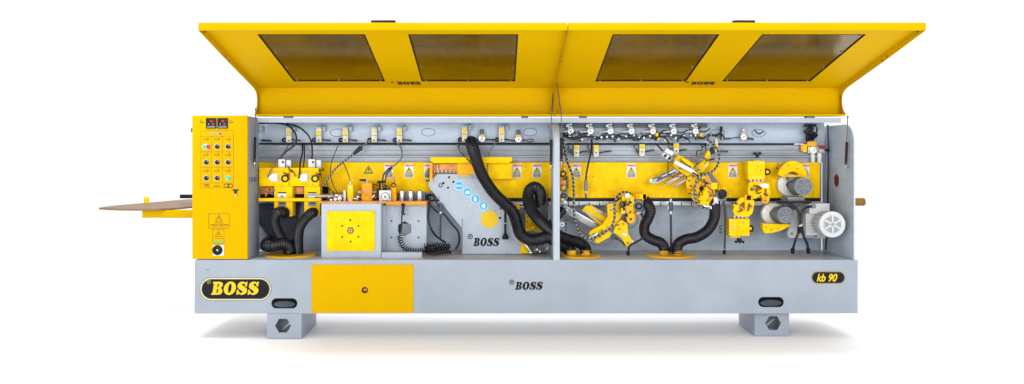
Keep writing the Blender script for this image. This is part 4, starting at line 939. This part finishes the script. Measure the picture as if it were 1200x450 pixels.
m = MB('orange_part'); m.ring(848.4,220.4,.205,3.2,1.4); m.m('yellow_part_lit').cylp(848.4,220.4,.20,1.6,.03,14); m.m('black_plastic').cylp(847,227,.195,5.2,.02,20,bev=.003); m.m('alloy').boxp(836.6,231,842,239,.21,.26,.003); m.boxp(835,238,840,243,.21,.26); m.m('yellow_part_lit').boxp(842,218,850,224,.225,.27,.003); m.build('motor_mount', ROOT)
cable([(848,236,.21),(849.6,246,.20),(850,265,.20),(849,292,.20)],1.2,False,'power_cable')

# ---- scraping / finishing heads
def knob(x,y,d,r=4,col='yellow_part_lit'):
    m = MB('black_plastic')
    m.cylp(x,y,d,r*.86,.022,12,bev=.002)
    for i in range(7): a_=R(i*360/7); m.cylp(x+r*.78*math.cos(a_),y+r*.78*math.sin(a_),d,r*.28,.02,8,bev=.001)
    m.m(col).cylp(x,y,d-.002,r*.42,.004,14,bev=.0005); m.build('adjusting_knob', ROOT)
d=.22
m = MB('yellow_part_lit'); m.boxp(876.6,188.8,896.4,210.4,d,d+.12,.003); m.polyp([(880,191),(884,187.8),(890,187.8),(893,191)],d+.01,.06,.002); fh = m.build('finishing_head', ROOT)
m = MB('alloy')
for x in (880,884.6,889,893.4): m.cylp(x,211.6,d+.01,1.2,.03,10); m.cyl(P(x,210.6,d+.03),P(x,215,d+.03),.007,seg=8)
for x in range(879,896,4):
    for y in (191.6,207.6): m.cylp(x,y,d-.002,.55,.004,8,bev=0)
m.m('dark_steel')
for x,y in ((878.6,199.6),(885,199.6),(891.6,199.6),(888,195)): m.cylp(x,y,d-.001,.7,.004,8,bev=0)
m.build('screw', fh)
m = MB('yellow_part_lit'); m.polyp([(878,214),(885,212.4),(902,214.6),(903,224),(901.4,236),(895.6,236.6),(892,228),(886,233),(878,232.6),(876.4,222)], d+.01, .04, .003, [[(886,218),(892,217),(893.4,224),(888,228),(885,225)],[(895.6,221),(898.6,221),(898.4,230),(896,229)]])
m.m('white_print').polyp([(888.4,216.4),(896,214.6),(901.6,217),(899.6,220.6),(893,219.6)],d+.002,.008,.002)
m.m('orange_part').boxp(874.6,228.6,880.6,234.8,d,d+.03,.003); m.boxp(893.6,231.8,900,238.4,d-.003,d+.03,.003); m.m('dark_steel').cylp(877.6,231.6,d-.004,1.2,.004,10,bev=0); m.cylp(896.8,235,d-.007,1.2,.004,10,bev=0); m.m('copper_part').polyp([(887,219),(892,218.4),(892.6,223.6),(888.6,226.6)],d+.06,.01,0)
m.build('lever_linkage', fh)
knob(899.4,201.4,d+.03,4.1)
m = MB('yellow_part_lit'); m.boxp(854.4,256.4,878.4,276.4,d,d+.12,.003); m.boxp(856,276,866,278.6,d+.02,d+.1,.002); fh = m.build('finishing_head', ROOT)
m = MB('alloy')
for x in (861,865.6,870,874.4): m.cylp(x,254.2,d+.01,1.2,.03,10); m.cyl(P(x,256.4,d+.03),P(x,251.4,d+.03),.007,seg=8)
for y in range(259,276,4):
    for x in (857,861): m.cylp(x,y,d-.002,.6,.004,8,bev=0)
m.m('dark_steel')
for x,y in ((866,266),(871,261),(871,271),(857.6,266)): m.cylp(x,y,d-.001,.7,.004,8,bev=0)
m.build('screw', fh)
m = MB('yellow_part_lit'); m.polyp([(861,240),(868,231.6),(880,231),(884.6,236),(882,250),(876,255),(861,252.6),(859,247)], d+.01, .04, .003, [[(866,240),(873,236),(873,246),(867,249)],[(876.4,238),(879.6,238),(878.4,247),(875.6,248)]])
m.m('copper_part').polyp([(866,240.6),(872.4,237),(872.6,245),(867,248)],d+.06,.01,0); m.m('orange_part').boxp(873,228.4,882,235,d,d+.03,.003); m.m('dark_steel').cylp(877.6,231.6,d-.004,1.3,.004,10,bev=0)
m.build('lever_linkage', fh)
knob(879.4,267.8,d+.02,4.4)
m = MB('black_plastic')
for x in (863,867,871): m.cylp(x,283.6,d+.02,1.6,.02,10); 
m.boxp(864.6,279,869.4,283,d+.02,d+.05,.003); m.m('steel').cyl(P(867,276,d+.04),P(867,280,d+.04),.006,seg=8); m.build('star_knob', ROOT)
# buffing units
def big_motor(x, y, r, d, L, bx, by, col, fanmat, spokes, name, label):
    """finned motor lying towards the viewer; its rear end is shifted by bx,by pixels"""
    a = P(x,y,d); b_ = P(x+bx,y+by,d+L); rr_ = r*S(d); ax = (b_-a).normalized()
    m = MB(col); m.cyl(a+ax*.045, b_, rr_*.88, seg=32, bev=.004)
    m.cyl(a, a+ax*.05, rr_, rr_, seg=36, bev=.008)
    u = ax.cross(Vector((0,0,1))).normalized(); w = ax.cross(u)
    for i in range(24):
        t = 2*math.pi*i/24; o = (u*math.cos(t)+w*math.sin(t))
        m.bar(a+ax*.055+o*rr_*.9, b_-ax*.02+o*rr_*.9, .004, .014, 0, up=o)
    o_ = m.build(name, ROOT, label)
    fr = .78 if r < 13 else .66
    m = MB(fanmat); m.cyl(a-ax*.002, a+ax*.001, rr_*fr, seg=32)
    m.m(spokes)
    for i in range(6):
        t = 2*math.pi*(i+.5)/6; q = u*math.cos(t)+w*math.sin(t)
        m.bar(a-ax*.003+q*rr_*.15, a-ax*.003+q*rr_*fr, .006 if r < 13 else .012, .004, 0, up=ax)
    for rad in (.22,.5,.8) if r < 13 else (.16,.2,.66):
        pts = [a-ax*.003+(u*math.cos(2*math.pi*i/32)+w*math.sin(2*math.pi*i/32))*rr_*rad for i in range(32)]
        m.tube(pts, .0028, seg=6, closed=True, raw=True)
    m.build('fan_cover', o_); return o_
def brush(x,y,r,d,th):
    m = MB('white_brush'); m.cylp(x,y,d,r,th,48,bev=.012); m.m('dark_steel').cylp(x,y,d-.004,r*.3,.006,20)
    for i in range(5): m.m('white_brush').ring(x,y,d+.014+i*.012,r-.2,.5)
    m.build('buffing_wheel', ROOT)
brush(925,216.6,13.4,.33,.05); brush(905.6,250.6,12.6,.33,.05)
m = MB('yellow_part_lit'); m.polyp(ell(929,208,17.5,19.5,26,170,-4)+[(946,214),(937.5,214)]+ell(929,210,8.4,9,14,0,172), .27, .045, .003)
m.cylp(918,196,.262,2.0,.01,14); m.m('dark_steel')
for x,y in ((912,200),(924,194),(935,197.4)): m.cylp(x,y,.266,.8,.006,8,bev=0)
m.build('brush_guard', ROOT)
m = MB('yellow_part_lit'); m.polyp([(893.6,261.4),(896,262),(925.6,262.6),(926,265),(916,270),(906,273),(896.4,273.4),(894,270)], .25, .06, .003); m.m('dark_steel'); 
for x,y in ((898,266),(904,269.4),(912,268)): m.cylp(x,y,.246,.8,.006,8,bev=0)
m.build('brush_guard', ROOT)
big_motor(942,218.6,10.6,.15,.22,-12,-.5,'motor_grey','dark_steel','motor_grey','buffing_motor','grey finned motor of the upper buffing wheel')
m = MB('motor_grey'); m.boxp(923,230.6,943,236,.18,.32,.003); m.boxp(925,206,936,212,.26,.33,.004); m.m('yellow_part_lit').boxp(921,205.4,944,207.2,.24,.3,.001); m.build('motor_foot', ROOT)
big_motor(921.4,252,10.0,.15,.20,-11,-.6,'motor_grey','dark_steel','motor_grey','buffing_motor','grey finned motor of the lower buffing wheel')
m = MB('black_plastic'); m.boxp(913,235.6,951,238.6,.14,.20,.004); m.cylp(916,237,.13,2.4,.03,16,bev=.002); m.build('cable_trunk', ROOT)
# large white motor
m = MB('white_paint'); m.polyp([(931,246),(938,240),(966,240),(968,279.4),(924.6,279),(922.6,273),(926,262)], .34, .05, .004); m.m('grey_print').cylp(928,273.6,.336,1.6,.006,14); m.cylp(956,276.6,.336,1.8,.006,14); m.cylp(957,243,.336,1.2,.006,12); m.build('motor_plate', ROOT)
m = MB('white_paint'); m.boxp(948.6,238.4,972.4,251,.16,.30,.006); m.boxp(944,250,966,276,.18,.33,.008)
for i in range(7): m.boxp(944.6,252.4+i*3.3,965,253.6+i*3.3,.174,.18,.001)
m.build('gear_housing', ROOT)
big_motor(975.6,263,15.4,.02,.26,-17,-2.5,'white_paint','mesh_grey','white_paint','drive_motor','large white motor with a round spoked fan cover')
cable([(916,238,.13),(925,239,.12),(933,244,.11),(937,254,.11),(937,268,.12),(932,282,.14),(929.2,292,.16)],1.5,False,'power_cable')
cable([(950,242,.14),(944,243.6,.12),(940,250,.11),(939,262,.11),(941.6,276,.13),(945.6,285,.15),(947.2,292,.16)],1.5,False,'power_cable')
m = MB('black_plastic'); m.cyl(P(929,291,.16),P(928.8,297.4,.16),.016,.012,seg=12); m.cyl(P(947.2,291,.16),P(947.4,297.4,.16),.016,.012,seg=12); m.m('alloy').cyl(P(937.4,263,.105),P(938.4,264.6,.105),.018,seg=12); m.m('black_plastic').cyl(P(937.6,266,.11),P(938,272,.12),.020,seg=14,bev=.003); m.build('cable_gland', ROOT)
m = MB('motor_grey'); m.boxp(952,239,956,244,.14,.2); m.build('terminal_box', ROOT)

# ---- outfeed and infeed
zt = ZE-.438
def onplane(x,y): 
    q = (ZE-zt)*F/(y-VY); return ((x-VX)*q/F, q-D)
m = MB('wood')
pts = [onplane(*p) for p in ((116,243.2),(126,241.6),(142,240.0),(160,238.6),(176,237.2),(190,236.0),(205,234.6),(222,233.4))]
xe = P(300,0,.6).x
pts += [(pts[-1][0]+.5,pts[-1][1]+.02),(xe,pts[-1][1]),(xe,.62),(P(232,0,.62).x,.62)]
pts += [onplane(*p) for p in ((224,241.6),(212,242.9),(198,243.8),(182,244.4),(162,244.6),(142,244.4),(126,243.9))]
pts = [p for p in pts]
m.flat(pts, (), .016, .003, Matrix.Translation((0,0,zt-.008)))
tb = m.build('infeed_table', ROOT)
m = MB('yellow_part_lit'); q = onplane(171.8,238.6); m.cyl((q[0],q[1],zt),(q[0],q[1],zt+.055),.021,seg=20,bev=.004); m.build('stop_post', tb)
m = MB('black_plastic'); a_ = P(210.6,228.2,1.1); b_ = P(240,232.4,1.1); m.box((a_.x,1.1,b_.z),(b_.x,1.16,a_.z),.002); m.build('fence_rail', tb)
m = MB('yellow_paint'); m.boxp(166.4,246.4,300,255.4,.60,.66,.003); m.build('support_arm', ROOT)
m = MB('bronze'); zc_ = P(0,236.6,.5).z; r_ = 4.2*S(.5)
m.cyl((2.50,.5,zc_),(P(1013,0,.5).x,.5,zc_),r_,seg=20,bev=.004)
for i in range(7): x_ = P(1002.5+i*1.5,0,.5).x; m.cyl((x_,.5,zc_),(x_+.004,.5,zc_),r_*1.1,seg=20)
m.build('adjusting_spindle', ROOT)

# ================================================================= SETTING, LIGHT, CAMERA
m = MB('floor_white')
b_ = bmesh.new(); bmesh.ops.create_grid(b_, x_segments=4, y_segments=4, size=60); m._merge(b_)
fl = m.build('floor'); fl['kind'] = 'structure'; fl.location.z = -.004
w = bpy.data.worlds.new('World'); scn.world = w; w.use_nodes = True
bg = w.node_tree.nodes['Background']; bg.inputs['Color'].default_value = (1,1,1,1); bg.inputs['Strength'].default_value = 1.11
def area(name, loc, tgt, sx, sy, power, col=(1,1,1)):
    l = bpy.data.lights.new(name,'AREA'); l.shape='RECTANGLE'; l.size=sx; l.size_y=sy; l.energy=power; l.color=col
    o = bpy.data.objects.new(name,l); COL.objects.link(o); o.location=loc
    o.rotation_euler = (Vector(tgt)-Vector(loc)).to_track_quat('-Z','Y').to_euler(); return o
area('added_overhead_light', (0,-1.12,6.2), (0,-.8,0), 6.5, 1.9, 520)  # added unseen lamp: whitens the floor and shapes the shadow before the machine
area('added_front_fill', (-4.0,-8.8,2.6), (-.6,0,1.1), 4, 3, 310, (1,.985,.96))  # added pair of unseen fill lamps, brightening the front and the open bay
area('added_front_fill', (3.6,-8.8,2.6), (.4,0,1.1), 4, 3, 310, (.98,.985,1))
area('added_floor_fill', (0,2.6,.9), (0,.7,0), 6, .8, 45)  # added lamp hidden behind the machine, lightens the floor underneath
cam = bpy.data.cameras.new('camera'); co = bpy.data.objects.new('camera', cam); COL.objects.link(co)
co.location = (0,-D,ZE); co.rotation_euler = (R(90),0,0)
cam.sensor_width = 36; cam.lens = F/1200*36; cam.shift_x = (600-VX)/1200; cam.shift_y = -(225-VY)/1200
cam.clip_end = 500; scn.camera = co
scn.view_settings.view_transform = 'Standard'; scn.view_settings.look = 'None'; scn.view_settings.exposure = 0; scn.view_settings.gamma = 1
scn.cycles.max_bounces = 8
